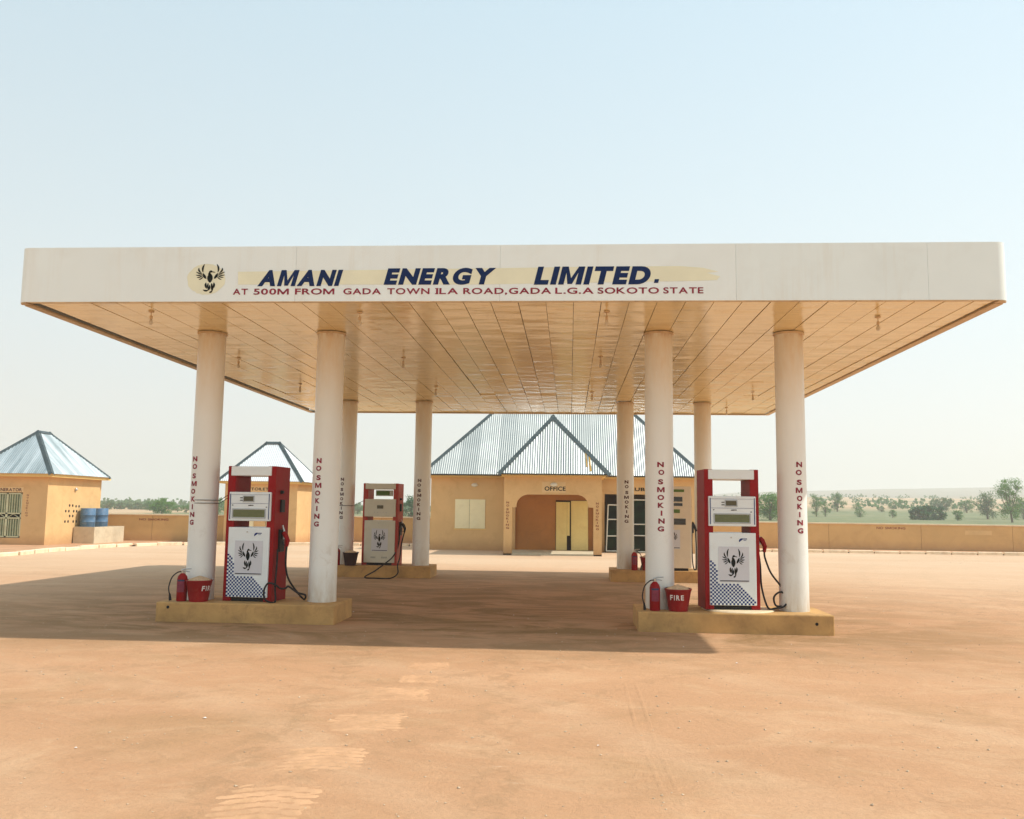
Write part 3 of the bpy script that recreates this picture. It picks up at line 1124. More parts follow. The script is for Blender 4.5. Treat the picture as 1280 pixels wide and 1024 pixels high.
# painted patches, lettering, emblem on the front
mb = MB()
y = Y0-.002
pts = [(-3.79, 4.42), (-3.80, 4.585), (-2.2, 4.60), (-.7, 4.615), (.8, 4.63), (1.77, 4.632), (2.05, 4.61), (2.24, 4.56), (2.10, 4.545),
       (2.26, 4.50), (2.22, 4.455), (1.9, 4.445), (-.7, 4.41)]
mb.add([(px, y, pz) for px, pz in pts], [tuple(range(len(pts)))])
mb.build('painted_patch', M['pale_yellow'], canopy)['label'] = 'long pale yellow painted patch behind the blue letters'
mb = MB()
n = 40
mb.add([(-4.21+.25*math.cos(2*PI*k/n)*(1+.03*math.sin(5*k)), y, 4.49+.2*math.sin(2*PI*k/n)*(1+.03*math.cos(3*k))) for k in range(n)], [tuple(range(n))])
mb.build('painted_patch', M['pale_yellow'], canopy)['label'] = 'round pale yellow patch behind the bird emblem'
for s, a, b, z0, z1 in (('AMANI', -3.54, -2.44, 4.395, 4.605), ('ENERGY', -1.92, -.50, 4.406, 4.622), ('LIMITED', -.03, 1.44, 4.403, 4.632)):
    sub = MB()
    letters(sub, s, a, b, z0, z1, flat_y(Y0-.004), bold=.06, shear=.055)
    if s == 'LIMITED':
        sub.add([(1.452, Y0-.004, 4.42), (1.505, Y0-.004, 4.42), (1.517, Y0-.004, 4.468), (1.464, Y0-.004, 4.468)], [(0, 1, 2, 3)])
    sub.build('lettering', M['navy_sign'], canopy)['label'] = s+' in slanted navy capitals'
for s, a, b in (('AT', -3.853, -3.66), ('500M', -3.585, -3.13), ('FROM', -3.05, -2.545), ('GADA', -2.43, -1.95), ('TOWN', -1.87, -1.335),
                ('ILA', -1.252, -.975), ('ROAD,', -.91, -.36), ('GADA', -.338, .188), ('L.G.A', .238, .713), ('SOKOTO', .762, 1.515), ('STATE', 1.567, 2.055)):
    sub = MB()
    letters(sub, s, a, b, 4.287, 4.364, flat_y(Y0-.004), bold=.02, ref='A')
    if s == 'ILA':
        for z in (4.354, 4.287):
            sub.box(-1.264, -1.222, Y0-.006, Y0-.0045, z, z+.009)
    sub.build('lettering', M['maroon'], canopy)['label'] = s.strip(',')+' in small wide maroon capitals'
mb = MB()
emblem(mb, -4.158, 4.50, .38, .37, flat_y(Y0-.005))
mb.build('emblem', M['emblem_ink'], canopy)['label'] = 'black rising bird emblem with spread wings'

# columns
COLX = [-4.955, -3.135, 1.711, 3.574]
RC = .2025


def column(x, y, ang, mat, i):
    mb = MB()
    prof = [(RC+.004, .26), (RC, .40)]+[(RC*(1-.012*k/10), .4+3.79*k/10) for k in range(1, 11)]
    mb.lathe(prof, 48)
    me = mb.mesh('column', M['column'], True)
    o = link('column', me, canopy)
    o.location = (x, y, 0)
    c = MB()
    c.lathe([(RC+.012, 4.172), (RC+.016, 4.18), (RC+.016, 4.198)], 32)
    co = c.build('collar', M['trim'], o, True)
    if mat:
        t = MB()
        rr = RC+.0022
        sub = MB()
        vertical_text(sub, 'NO SMOKING', 0, 2.335-.01*(i % 3), 1.34, .088, lambda u, v: (u, 0, v), random.Random(i+20))
        # fine triangles so that the paint follows the curve
        bm = bmesh.new()
        vv = [bm.verts.new(p) for p in sub.v]
        for f in sub.f:
            try:
                bm.faces.new([vv[k] for k in f])
            except ValueError:
                pass
        bmesh.ops.remove_doubles(bm, verts=bm.verts, dist=1e-5)
        for _ in range(3):
            es = [e for e in bm.edges if abs(e.verts[0].co.x-e.verts[1].co.x) > .018]
            if not es:
                break
            bmesh.ops.subdivide_edges(bm, edges=es, cuts=1)
            bmesh.ops.triangulate(bm, faces=bm.faces)
        bm.verts.index_update()
        for v in bm.verts:
            a = ang+v.co.x/rr
            t.v.append((rr*math.sin(a), -rr*math.cos(a), v.co.z))
        t.f = [tuple(v.index for v in f.verts) for f in bm.faces]
        bm.free()
        t.build('lettering', mat, o)
    return o


for i, (x, ang) in enumerate(zip(COLX, (-.50, -.33, 0.02, .30))):
    column(x, 0, ang, M['maroon'], i)
for i, (x, ang) in enumerate(zip((-4.965, -3.12, 1.75, 3.58), (-.36, -.2, .1, .2))):
    column(x, 8.5, ang, M['maroon_dark'], i+4)

# ------------------------------------------------------------------ pump islands
HI = .268
ISL = [(-5.357, -2.816, 0, 'ochre pump island carrying the chequered red pump that is tied by wires'),
       (1.368, 3.971, 0, 'ochre pump island under the red pump whose bucket reads FIRE, nearest the camera'),
       (-5.36, -2.80, 8.5, 'far ochre pump island under the pump with ivory panels'),
       (1.385, 4.02, 8.5, 'far ochre pump island under the cream pump in front of the dark lubrication bay')]
for x0, x1, yc, lab in ISL:
    mb = MB()
    mb.box(0, x1-x0, -.53, .53, -.05, HI, .018)
    o = mb.build('pump_island', M['island'], smooth=False)
    o.location = (x0, yc, 0)
    tag(o, lab, 'pump island', 'pump islands')
    if yc == 0:
        px = .07*(x1-x0) if x0 < 0 else .91*(x1-x0)
        pz = .2 if x0 < 0 else .15
        h = MB()
        h.tube([(px, -.532, pz), (px, -.526, pz)], .022, 12)
        h.build('drain_hole', M['black'], o)
    if x0 > 0 and yc == 0:
        h = MB()
        h.lathe([(.0, HI), (.50, HI+.002), (.48, HI+.018), (.0, HI+.02)], 28, (1.42, -.02, 0))
        h.build('mortar_pad', M['coping'], o)


# ------------------------------------------------------------------ dispensers
def dispenser(label, loc, rz, w, red, white, front='check', wires=True):
    t = thing('fuel_pump', label, 'fuel pump', loc, rz, 'fuel pumps on the islands')
    d = .5
    hw = w/2
    for s in (-1, 1):
        mb = MB()
        mb.box(s*hw-(0 if s < 0 else .12), s*hw+(.12 if s < 0 else 0), -d/2, d/2, .0, 1.93, .008)
        mb.build('side_column', red, t)
    MB().box(-hw+.124, hw-.124, -d/2+.03, d/2-.03, 0, .06).build('base', M['black'], t)
    pw = hw-.055
    MB().box(-pw, pw-.01, -d/2-.02, d/2+.02, 1.79, 1.925, .008).build('top_bar', white, t)
    head = MB().box(-pw-.005, pw+.005, -d/2-.035, d/2+.02, 1.14, 1.555, .010).build('display_head', white, t)
    cab = MB().box(-pw+.004, pw, -d/2-.025, d/2+.02, .06, 1.05, .008).build('cabinet', white, t)
    yh = -d/2-.035-.002
    yc = -d/2-.025-.002

    def sheet(name, x0, x1, z0, z1, y, m, par, th=.004):
        return MB().box(x0, x1, y-th, y, z0, z1).build(name, m, par)
    if front == 'check':
        for s in (-1, 1):
            sheet('blue_stripe', s*(pw-.018)-.006, s*(pw-.018)+.006, 1.165, 1.53, yh, M['navy'], head, .002)
        for q0, q1, w0, w1 in ((-.105, .07, 1.412, 1.503), (-.262, .252, 1.178, 1.317)):
            fb = MB()
            for b4 in ((q0, q1, w0, w0+.011), (q0, q1, w1-.011, w1), (q0, q0+.011, w0+.011, w1-.011), (q1-.011, q1, w0+.011, w1-.011)):
                fb.box(b4[0], b4[1], yh-.008, yh, b4[2], b4[3])
            fb.build('display_bezel', M['bezel'], head)
        sheet('small_display', -.09, .055, 1.425, 1.49, yh, M['lcd_small'], head)
        sheet('large_display', -.245, .235, 1.195, 1.30, yh, M['lcd'], head)
        m = MB()
        m.box(-pw+.03, pw-.03, yh-.0015, yh, 1.388, 1.392)
        m.box(-pw+.03, pw-.03, yh-.0015, yh, 1.515, 1.518)
        m.build('rule', M['navy'], head)
        m = MB()
        for a, b, z in ((-.02, .02, 1.362), (.0, .06, 1.365), (-.15, -.11, 1.47), (-.15, -.11, 1.435), (-.27, -.25, 1.365), (.25, .27, 1.34)):
            m.box(a, b, yh-.0015, yh, z-.006, z+.006)
        m.build('printed_mark', M['ink'], head)
    else:
        sheet('small_display', -.07, .08, 1.33, 1.41, yh, M['lcd_small'], head)
        m = MB()
        for k in range(5):
            m.box(-.14+k*.07, -.115+k*.07, yh-.0015, yh, 1.235, 1.25)
        m.build('key', M['steel'], head)
        # green display hung behind the top opening
        MB().box(-.16, .26, -.12, -.08, 1.63, 1.77, .005).build('rear_display', M['beige_panel'], t)
        MB().box(-.14, .18, -.128, -.122, 1.65, 1.75).build('green_screen', M['green_plate'], t)
    # decal with the bird
    zc0 = .375 if front == 'check' else .33
    zc1 = .86
    dx0, dx1 = (-.20, .225) if front == 'check' else (-.19, .21)
    dec = sheet('decal', dx0, dx1, zc0, zc1, yc, M['plate'], cab, .002)
    m = MB()
    emblem(m, (dx0+dx1)/2-.005, (zc0+zc1)/2+.02, (dx1-dx0)*.74, (zc1-zc0)*.80, lambda u, v: (u, yc-.004, v))
    m.box(dx0+.02, dx1-.01, yc-.004, yc-.0025, zc0+.012, zc0+.024)
    m.build('emblem', M['emblem_ink'], cab)
    m = MB()
    m.tube([(-.02, yc+.002, .985), (-.02, yc-.008, .985)], .011, 12)
    m.build('lock', M['steel'], cab)
    if front == 'check':
        # maker's mark: a swoosh with two short lines
        m = MB()
        m.add([(x_, yc-.001, z_) for x_, z_ in blade((.09, .925), (.10, .965), (.15, .97), .012)], [tuple(range(16))])
        m.box(.145, .20, yc-.0015, yc, .962, .974)
        m.box(.15, .19, yc-.0015, yc, .945, .951)
        m.build('maker_mark', M['navy'], cab)
        # chequered corner
        q = .0262
        m = MB()
        x_l = -pw+.008
        nx = int(2*pw/q)
        for i in range(nx):
            for j in range(25):
                if (i+j) % 2:
                    continue
                xa_, za_ = x_l+i*q, .066+j*q
                xm, zm = xa_+q/2, za_+q/2
                ok = (zm < .355 and xm < .06+(.355-zm)*1.0) or (zm < .66-max(0, (xm-x_l-.05))*3.0 and xm < x_l+.105)
                if ok and xa_+q < pw-.008:
                    m.add([(xa_, yc, za_), (xa_+q, yc, za_), (xa_+q, yc, za_+q), (xa_, yc, za_+q)], [(0, 1, 2, 3)])
        m.build('checker_print', M['navy'], cab)
    else:
        m = MB()
        for k, z in enumerate((.19, .17)):
            m.box(-.2, -.08, yc-.001, yc, z, z+.006)
            m.box(.06, .2, yc-.001, yc, z, z+.006)
        m.build('printed_mark', M['ink'], cab)
    # holster, nozzle and fittings on the right flank
    m = MB()
    m.box(hw, hw+.035, -.10, .06, .70, 1.02, .008)
    m.build('holster', M['black'], t)
    m = MB()
    m.tube([(hw+.03, -.02, 1.08), (hw+.055, -.02, 1.0), (hw+.06, -.02, .88)], [.012, .016, .02], 10)
    nz = m.build('nozzle', M['steel'], t, True)
    m = MB()
    m.tube([(hw+.06, -.05, .98), (hw+.095, -.05, .94), (hw+.13, -.05, .86), (hw+.12, -.05, .78)], [.03, .036, .032, .022], 12)
    m.build('nozzle_grip', M['red'] if front == 'check' else M['rubber'], nz, True)
    m = MB()
    m.tube([(hw+.10, -.05, .80), (hw+.055, -.05, .79), (hw+.045, -.05, .86)], .007, 8)
    m.build('trigger_guard', M['black'], nz, True)
    m = MB()
    m.box(hw, hw+.03, -.08, .04, 1.27, 1.45, .006)
    m.build('switch_box', M['black'], t)
    m = MB()
    m.tube([(hw, -.06, 1.56), (hw+.045, -.06, 1.56)], [.03, .022], 12)
    m.build('knob', M['black'], t, True)
    return t


def smooth_path(pts, n=8):
    P = [Vector(p) for p in pts]
    P = [P[0]*2-P[1]]+P+[P[-1]*2-P[-2]]
    out = []
    for i in range(1, len(P)-2):
        for k in range(n):
            t = k/n
            out.append(.5*((2*P[i])+(-P[i-1]+P[i+1])*t+(2*P[i-1]-5*P[i]+4*P[i+1]-P[i+2])*t*t+(-P[i-1]+3*P[i]-3*P[i+1]+P[i+2])*t**3))
    out.append(P[-2])
    return out


dR = dispenser('red fuel pump with chequered front beside the bucket showing the whole word FIRE',
               (2.668, 0, HI+.02), R(4), .76, M['red'], M['white_panel'])
MB().tube(smooth_path([(.40, -.1, .80), (.42, -.12, .60), (.43, -.14, .30), (.50, -.18, .03), (.60, -.2, .022), (.72, -.2, .05), (.79, -.16, .15),
                       (.70, -.14, .24), (.60, -.14, .17), (.63, -.13, .05), (.76, -.1, .06), (.80, -.1, .17), (.70, -.09, .33), (.58, -.07, .50),
                       (.51, -.05, .70), (.50, -.05, .79)]), .0135, 10).build('hose', M['rubber'], dR, True)
dL = dispenser('dark red fuel pump with chequered front, tied by wires to a column',
               (-4.135, 0, HI), R(-6), .74, M['red'], M['white_panel'])
MB().tube(smooth_path([(.40, -.16, .74), (.415, -.2, .52), (.42, -.24, .22), (.46, -.3, .02), (.40, -.36, .015), (.33, -.37, .06), (.31, -.36, .17),
                       (.36, -.35, .27), (.45, -.33, .26), (.52, -.28, .20), (.57, -.22, .20), (.60, -.18, .22), (.72, -.16, .14), (.82, -.1, .10),
                       (.70, .1, .03), (.52, .0, .3), (.48, -.05, .55), (.49, -.05, .78)]), .0135, 10).build('hose', M['rubber'], dL, True)
dBL = dispenser('weathered orange red fuel pump with plain ivory panels on the far island',
                (-4.045, 8.45, HI), R(-4), .86, M['red_old'], M['beige_panel'], 'plain')
MB().tube(smooth_path([(.45, -.1, .78), (.44, -.15, .5), (.36, -.3, .22), (.22, -.5, .06), (.05, -.72, -.10), (-.15, -.86, -.235), (.1, -.92, -.25), (.45, -.85, -.25),
                       (.58, -.70, -.15), (.55, -.60, .03), (.52, -.3, .2), (.50, -.1, .5), (.55, -.05, .78)]), .015, 10).build('hose', M['rubber'], dBL, True)


def cream_pump(label, loc):
    t = thing('fuel_pump', label, 'fuel pump', loc, 0, 'fuel pumps on the islands')
    w, d = .80, .5
    MB().box(-.33, .33, -.2, .2, 0, .06).build('base', M['black'], t)
    body = MB().box(-.40, .40, -.25, .25, .06, 1.93, .01).build('body', M['cream_panel'], t)
    y = -.252

    def sh(n, x0, x1, z0, z1, m, th=.006):
        MB().box(x0, x1, y-th, y, z0, z1).build(n, m, body)
    sh('header', -.34, .24, 1.80, 1.86, M['green_plate'])
    sh('display', -.30, .20, 1.58, 1.69, M['lcd_dark'])
    sh('display', -.30, .20, 1.48, 1.545, M['lcd_dark'])
    sh('keypad', -.02, .14, 1.32, 1.40, M['green_plate'])
    sh('display', -.30, .27, 1.05, 1.19, M['lcd_dark'])
    m = MB().box(-.29, .14, y-.004, y, .50, .93)
    m.build('decal', M['plate'], body)
    m = MB()
    emblem(m, -.075, .72, .32, .34, lambda u, v: (u, y-.006, v))
    m.box(-.27, .13, y-.006, y-.0045, .515, .53)
    m.build('emblem', M['emblem_ink'], body)
    m = MB().box(.402, .43, -.1, .1, .62, 1.72, .006)
    m.build('hose_mast', M['trim'], t)
    m = MB().box(.432, .48, -.08, .05, .86, 1.10, .01)
    m.build('holster', M['black'], t)
    m = MB()
    m.tube([(.46, -.02, 1.12), (.50, -.02, 1.02), (.54, -.02, .9)], [.014, .03, .026], 10)
    m.build('nozzle', M['rubber'], t, True)
    MB().tube(smooth_path([(.44, -.1, 1.05), (.42, -.16, .6), (.43, -.18, .2), (.47, -.18, .03), (.52, -.16, .1), (.53, -.1, .5), (.52, -.05, .9)]),
              .014, 10).build('hose', M['rubber'], t, True)
    return t


cream_pump('tall cream fuel pump with dark displays, half hidden by a near column', (2.83, 8.25, HI))


# ------------------------------------------------------------------ extinguishers, buckets
def extinguisher(label, loc, hose_side=-1, h=.38, flip=1):
    t = thing('fire_extinguisher', label, 'fire extinguisher', loc, 0, 'fire extinguishers on the islands')
    r = .072
    b = MB().lathe([(r*.92, 0), (r, .012), (r, h-.07), (r*.86, h-.03), (r*.5, h), (.022, h+.012)], 28).build('cylinder', M['red'], t, True)
    m = MB()
    n = 14
    for (z0, z1, mat, nm) in ((.13, h-.10, M['label'], 'paper_label'), (h-.10, h-.075, M['label_blue'], 'label_band')):
        m = MB()
        pts = [-PI/2+(-.75+1.5*k/n) for k in range(n+1)]
        v = [((r+.0015)*math.cos(a), (r+.0015)*math.sin(a), z) for z in (z0, z1) for a in pts]
        m.add(v, [(k, k+1, n+2+k, n+1+k) for k in range(n)])
        m.build(nm, mat, b)
    v = MB()
    v.lathe([(.022, h+.008), (.024, h+.05), (.014, h+.055)], 14)
    v.build('valve', M['steel'], t, True)
    v = MB()
    v.tube([(-.02, 0, h+.055), (.04, 0, h+.07), (.12, 0, h+.075)], [.010, .009, .006], 8)
    v.tube([(-.02, 0, h+.035), (.05, 0, h+.04), (.10, 0, h+.03)], [.010, .009, .006], 8)
    v.build('handle', M['steel'], t, True)
    v = MB()
    s = hose_side
    v.tube(smooth_path([(s*.01, -.01, h+.035), (s*.07, -.02, h+.02), (s*.14, -.03, h-.05), (s*.172, -.04, h-.17), (s*.165, -.05, .14), (s*.15, -.05, .09)]), .0085, 8)
    hs = v.build('hose', M['rubber'], t, True)
    v = MB()
    v.tube([(s*.152, -.05, .11), (s*.146, -.05, .06), (s*.14, -.05, .012)], [.011, .017, .022], 10)
    v.build('discharge_horn', M['black'], hs, True)
    return t


e1 = extinguisher('red fire extinguisher with looped black hose beside the bucket reading the whole word FIRE', (1.607, -.36, HI))
dup(e1, (-5.065, -.36, HI), R(4), 'red fire extinguisher beside the bucket whose letters turn away, outermost on its island')
extinguisher('plain red fire extinguisher standing before the dark lubrication bay on the far island', (1.93, 8.02, HI), 1, .40)
dup(e1, (-5.02, 8.02, HI), R(0), 'small red fire extinguisher at the far ivory pump, mostly behind the near column')


def bucket(label, loc, ang, word=True, dark=False):
    t = thing('fire_bucket', label, 'fire bucket', loc, 0, 'sand buckets on the islands')
    h, r0, r1 = .30, .128, .182
    m = MB()
    N = 40

    def prof(pr):
        for r, z in pr:
            for k in range(N):
                a = 2*PI*k/N
                m.v.append((r*math.cos(a), r*math.sin(a), z))
        for i in range(len(pr)-1):
            for k in range(N):
                m.f.append((i*N+k, i*N+(k+1) % N, (i+1)*N+(k+1) % N, (i+1)*N+k))
    prof([(.002, .004), (r0, .0), (r0+.004, .02), (r1-.004, h-.02), (r1+.004, h-.012), (r1+.004, h), (r1-.010, h), (r0, .03), (.002, .03)])
    b = m.build('pail', M['bucket_dark'] if dark else M['bucket'], t, True)
    m = MB()
    ns = 12
    v = [(0, 0, h+.06)]
    for i in range(1, 5):
        for k in range(ns*2):
            a = 2*PI*k/(ns*2)
            rr = (r1-.012)*i/4
            v.append((rr*math.cos(a), rr*math.sin(a), h+.06*(1-(i/4)**2)-.012+.01*mnoise.noise(Vector((rr*14*math.cos(a), rr*14*math.sin(a), loc[0])))))
    f = [(0, 1+k, 1+(k+1) % (2*ns)) for k in range(2*ns)]
    for i in range(3):
        for k in range(2*ns):
            f.append((1+i*2*ns+k, 1+i*2*ns+(k+1) % (2*ns), 1+(i+1)*2*ns+(k+1) % (2*ns), 1+(i+1)*2*ns+k))
    m.add(v, f)
    m.build('sand', M['sand'], t, True)
    m = MB()
    m.tube([(-r1-.004, .0, h-.02)]+[((r1+.012)*math.cos(PI-k*PI/12), (r1+.02)*math.sin(PI-k*PI/12), h+.004) for k in range(1, 12)]+[(r1+.004, 0, h-.02)], .005, 8)
    m.build('bail', M['steel'], t, True)
    if word:
        m = MB()

        def wrap(u, vv):
            rr = r0+.004+(r1-r0-.008)*(vv-.02)/(h-.04)+.004
            a = ang+u/rr
            return (rr*math.sin(a), -rr*math.cos(a), vv)
        for ch, u0, u1 in (('F', -.098, -.055), ('I', -.038, -.027), ('R', -.008, .04), ('E', .056, .098)):
            letters(m, ch, u0, u1, .155, .225, wrap, .03)
        m.build('lettering', M['white_ink'], b)
    return t


bucket('red sand bucket with the whole word FIRE facing the camera', (1.925, -.34, HI), -.22)
bucket('red sand bucket with only the first letters of FIRE in view', (-4.825, -.34, HI), 1.22)
bucket('dark red sand bucket on the far island before the lubrication bay', (2.24, 8.05, HI), .3, False)
bucket('blackened sand bucket at the far pump with ivory panels', (-4.70, 8.02, HI), .3, False, True)

# wires that tie pumps to columns
c = MB()
for z, dz, off in ((1.70, .06, 0), (1.655, .06, .02)):
    base = (-4.93, 0)
    pts = [(-4.93+(RC+.006)*math.sin(a), -(RC+.006)*math.cos(a), z) for a in [(-1.9+k*.25) for k in range(15)]]
    pts.append((-4.51, -.12-off, z+dz+.045))
    c.tube(pts, .005, 6)
tag(c.build('tie_wire', M['black'], smooth=True), 'two thin dark wires wound round the near outer column and stretched to the red pump', 'wire')
c = MB()
pts = [(-4.965+(RC+.006)*math.sin(a), 8.5-(RC+.006)*math.cos(a), 1.66) for a in [(-1.9+k*.25) for k in range(14)]]
pts.append((-4.46, 8.3, 1.80))
c.tube(pts, .007, 6)
tag(c.build('tie_wire', M['black'], smooth=True), 'thin dark wire stretched from the far column to the pump with ivory panels', 'wire')

# hanging bulbs under the soffit
BL = [((-5.19, -1.5), 'bare bulb in the front row nearest the generator house corner of the canopy'),
      ((-2.37, -1.42), 'bare bulb in the front row, between the blue words AMANI and ENERGY'),
      ((.90, -1.45), 'faint bare bulb in the front row, under the blue word LIMITED'),
      ((4.47, -1.1), 'bare bulb in the front row under the blank end of the fascia'),
      ((-5.38, 2.2), 'bare bulb in the second row, just behind the outermost column at the toilet side'),
      ((-2.45, 2.15), 'bare bulb in the second row, inside of the column before the ivory pump'),
      ((.94, 2.02), 'bare bulb in the second row, over the driveway before the porch'),
      ((4.355, 6.43), 'bare bulb in the third row beyond the columns, at the green field side'),
      ((-5.27, 5.45), 'bare bulb in the third row, at the outer edge beside the toilet block roof'),
      ((-2.42, 5.74), 'bare bulb in the third row, above the far column before the office window'),
      ((.91, 6.56), 'bare bulb in the third row, above the lubrication bay side of the driveway'),
      ((4.32, 9.47), 'bare bulb nearest the back edge of the canopy, at the green field side')]
lamp0 = None
for (x, y), lab in BL:
    if lamp0 is None:
        lamp0 = thing('hanging_bulb', lab, 'light bulb', (x, y, ZC), 0, 'bare bulbs under the canopy')
        lamp0.scale = (.78, .78, .78)
        MB().lathe([(.045, -.012), (.05, .0), (.05, .008)], 16).build('ceiling_rose', M['trim'], lamp0, True)
        MB().tube([(0, 0, -.01), (0, 0, -.08)], .008, 8).build('stem', M['trim'], lamp0, True)
        MB().lathe([(.018, -.135), (.024, -.12), (.024, -.075), (.012, -.07)], 14).build('holder', M['trim'], lamp0, True)
        MB().lathe([(.006, -.235), (.022, -.228), (.033, -.205), (.034, -.185), (.024, -.155), (.016, -.137)], 16).build('bulb', M['bulb'], lamp0, True)
    else:
        dup(lamp0, (x, y, ZC), 0, lab)


# ------------------------------------------------------------------ buildings
parent_roof = {}


def corrugated_face(parent, A, B, Ctop, Dtop, pitchc=.086, amp=.0085, sheet_w=.76, name='roof_sheet', mat=None, step=6, special=None):
    """A-B eave line, Dtop-Ctop the upper edge above A and B; sheets run straight up the slope"""
    A, B, Ct, Dt = map(Vector, (A, B, Ctop, Dtop))
    e = (B-A)
    L = e.length
    e.normalize()
    nrm = e.cross((Dt-A) if (Dt-A).length > .1 else (Ct-A)).normalized()
    if nrm.z < 0:
        nrm = -nrm
    s = nrm.cross(e).normalized()
    if s.z < 0:
        s = -s
    uD, sD = (Dt-A).dot(e), (Dt-A).dot(s)
    uC, sC = (Ct-A).dot(e), (Ct-A).dot(s)

    def top(u):
        if u < uD:
            return sD*u/max(uD, 1e-6)
        if u > uC:
            return sC*(L-u)/max(L-uC, 1e-6)
        return sD+(sC-sD)*(u-uD)/max(uC-uD, 1e-6)
    n = max(1, round(L/sheet_w))
    for i in range(n):
        u0, u1 = L*i/n, L*(i+1)/n+.02
        u1 = min(u1, L)
        k = max(4, int((u1-u0)/pitchc*step))
        vs, fs = [], []
        lift = .004*(i % 2)
        for j in range(k+1):
            u = u0+(u1-u0)*j/k
            z = amp*math.sin(2*PI*u/pitchc)+lift
            h = max(top(u), .002)
            for q, w_ in enumerate((-.02, h*.5, h)):
                p = A+e*u+s*w_+nrm*z
                vs.append(p[:])
        for j in range(k):
            for q in range(2):
                fs.append((j*3+q, (j+1)*3+q, (j+1)*3+q+1, j*3+q+1))
        m = mat or parent_roof.get(parent.name, M['roof'])
        if m == M['roof_streaked'] and abs(e.x) > .7:
            m = M['roof_streaked_front']
        MB().add(vs, fs).build(name, m, parent, True)
    return nrm, s, e


def ridge_cap(parent, P, Q, w=.11, up=.022):
    P, Q = Vector(P), Vector(Q)
    d = (Q-P).normalized()
    side = d.cross(Vector((0, 0, 1))).normalized()
    dn = Vector((0, 0, -1))
    v = []
    for p in (P-d*.03, Q+d*.03):
        v += [p+side*w+dn*w*.75+Vector((0, 0, up)), p+Vector((0, 0, up+.015)), p-side*w+dn*w*.75+Vector((0, 0, up))]
        v += [q-Vector((0, 0, .012)) for q in v[-3:]]
    f = [(0, 1, 7, 6), (1, 2, 8, 7), (3, 9, 10, 4), (4, 10, 11, 5), (0, 6, 9, 3), (2, 5, 11, 8), (0, 3, 4, 1), (1, 4, 5, 2), (6, 7, 10, 9), (7, 8, 11, 10)]
    MB().add(v, f).build('ridge_cap', M['ridge'], parent)


def hip_roof(parent, x0, x1, y0, y1, z, slope, along='x', sheet_w=.76, caps=True):
    if along == 'x':
        t = (y1-y0)/2
        a, b = (x0+t, (y0+y1)/2, z+t*slope), (x1-t, (y0+y1)/2, z+t*slope)
        faces = [((x0, y0, z), (x1, y0, z), b, a), ((x1, y1, z), (x0, y1, z), a, b), ((x1, y0, z), (x1, y1, z), b, b), ((x0, y1, z), (x0, y0, z), a, a)]
        hips = [((x0, y0, z), a), ((x0, y1, z), a), ((x1, y0, z), b), ((x1, y1, z), b), (a, b)]
    else:
        t = (x1-x0)/2
        a, b = ((x0+x1)/2, y0+t, z+t*slope), ((x0+x1)/2, y1-t, z+t*slope)
        faces = [((x0, y0, z), (x1, y0, z), a, a), ((x1, y1, z), (x0, y1, z), b, b), ((x1, y0, z), (x1, y1, z), b, a), ((x0, y1, z), (x0, y0, z), a, b)]
        hips = [((x0, y0, z), a), ((x0, y1, z), b), ((x1, y0, z), a), ((x1, y1, z), b), (a, b)]
    for A, B, Cc, D in faces:
        corrugated_face(parent, A, B, Cc, D, sheet_w=sheet_w)
    if caps:
        for p, q in hips:
            ridge_cap(parent, p, q)
    return a, b


def wall_front(x0, x1, y, th, z0, z1, holes):
    """front wall (facing -y) as boxes round rectangular holes (x0,x1,z0,z1), sorted, not overlapping in x"""
    m = MB()
    cur = x0
    for a, b, c_, d_ in sorted(holes):
        m.box(cur, a, y, y+th, z0, z1)
        if c_ > z0:
            m.box(a, b, y, y+th, z0, c_)
        if d_ < z1:
            m.box(a, b, y, y+th, d_, z1)
        cur = b
    m.box(cur, x1, y, y+th, z0, z1)
    return m


# --- office
office = thing('office_building', 'ochre office with arched porch, cream shutters, dark lubrication bay and corrugated hipped roof', 'building', (0, 0, 0))
OX0, OX1, OY, OD = -5.08, 5.40, 22.5, 29.0
m = wall_front(OX0, OX1, OY, .2, -.02, 2.86, [(-4.10, -2.90, .84, 1.99), (-.12, 1.16, .0, 2.0), (1.80, 5.18, .0, 2.26)])
m.build('wall', M['plaster'], office)
MB().box(OX0, OX0+.2, OY+.2, OD, -.02, 2.86).build('wall', M['plaster'], office)
MB().box(OX1-.2, OX1, OY+.2, OD, -.02, 2.86).build('wall', M['plaster'], office)
MB().box(OX0+.2, OX1-.2, OD-.2, OD, -.02, 2.86).build('wall', M['plaster'], office)
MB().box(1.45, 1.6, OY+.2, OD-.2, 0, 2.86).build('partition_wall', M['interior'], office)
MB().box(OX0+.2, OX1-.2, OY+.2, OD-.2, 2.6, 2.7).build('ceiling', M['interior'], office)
MB().box(1.6, OX1-.2, OY, OD-.2, -.02, .006).build('bay_floor', M['cement'], office)
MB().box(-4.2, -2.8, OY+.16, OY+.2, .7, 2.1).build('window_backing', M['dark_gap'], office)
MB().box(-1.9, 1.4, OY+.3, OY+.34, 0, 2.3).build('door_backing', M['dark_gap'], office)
# shaded inner face of the porch: the same wall, its shade put into a darker red ochre colour
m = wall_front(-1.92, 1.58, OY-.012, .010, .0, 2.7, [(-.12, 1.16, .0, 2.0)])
m.build('porch_shade_layer', M['porch_shade'], office)
# eave slab band
m = MB()
e0, e1 = 2.86, 2.965
for (a, b, c_, d_) in ((OX0-.27, -2.06, OY-.30, OY+.2), (1.80, OX1+.2, OY-.30, OY+.2), (OX0-.27, OX0+.2, OY+.2, OD+.2), (OX1-.2, OX1+.2, OY+.2, OD+.2)):
    m.box(a, b, c_, d_, e0, e1)
m.build('eave_band', M['plaster_band'], office)
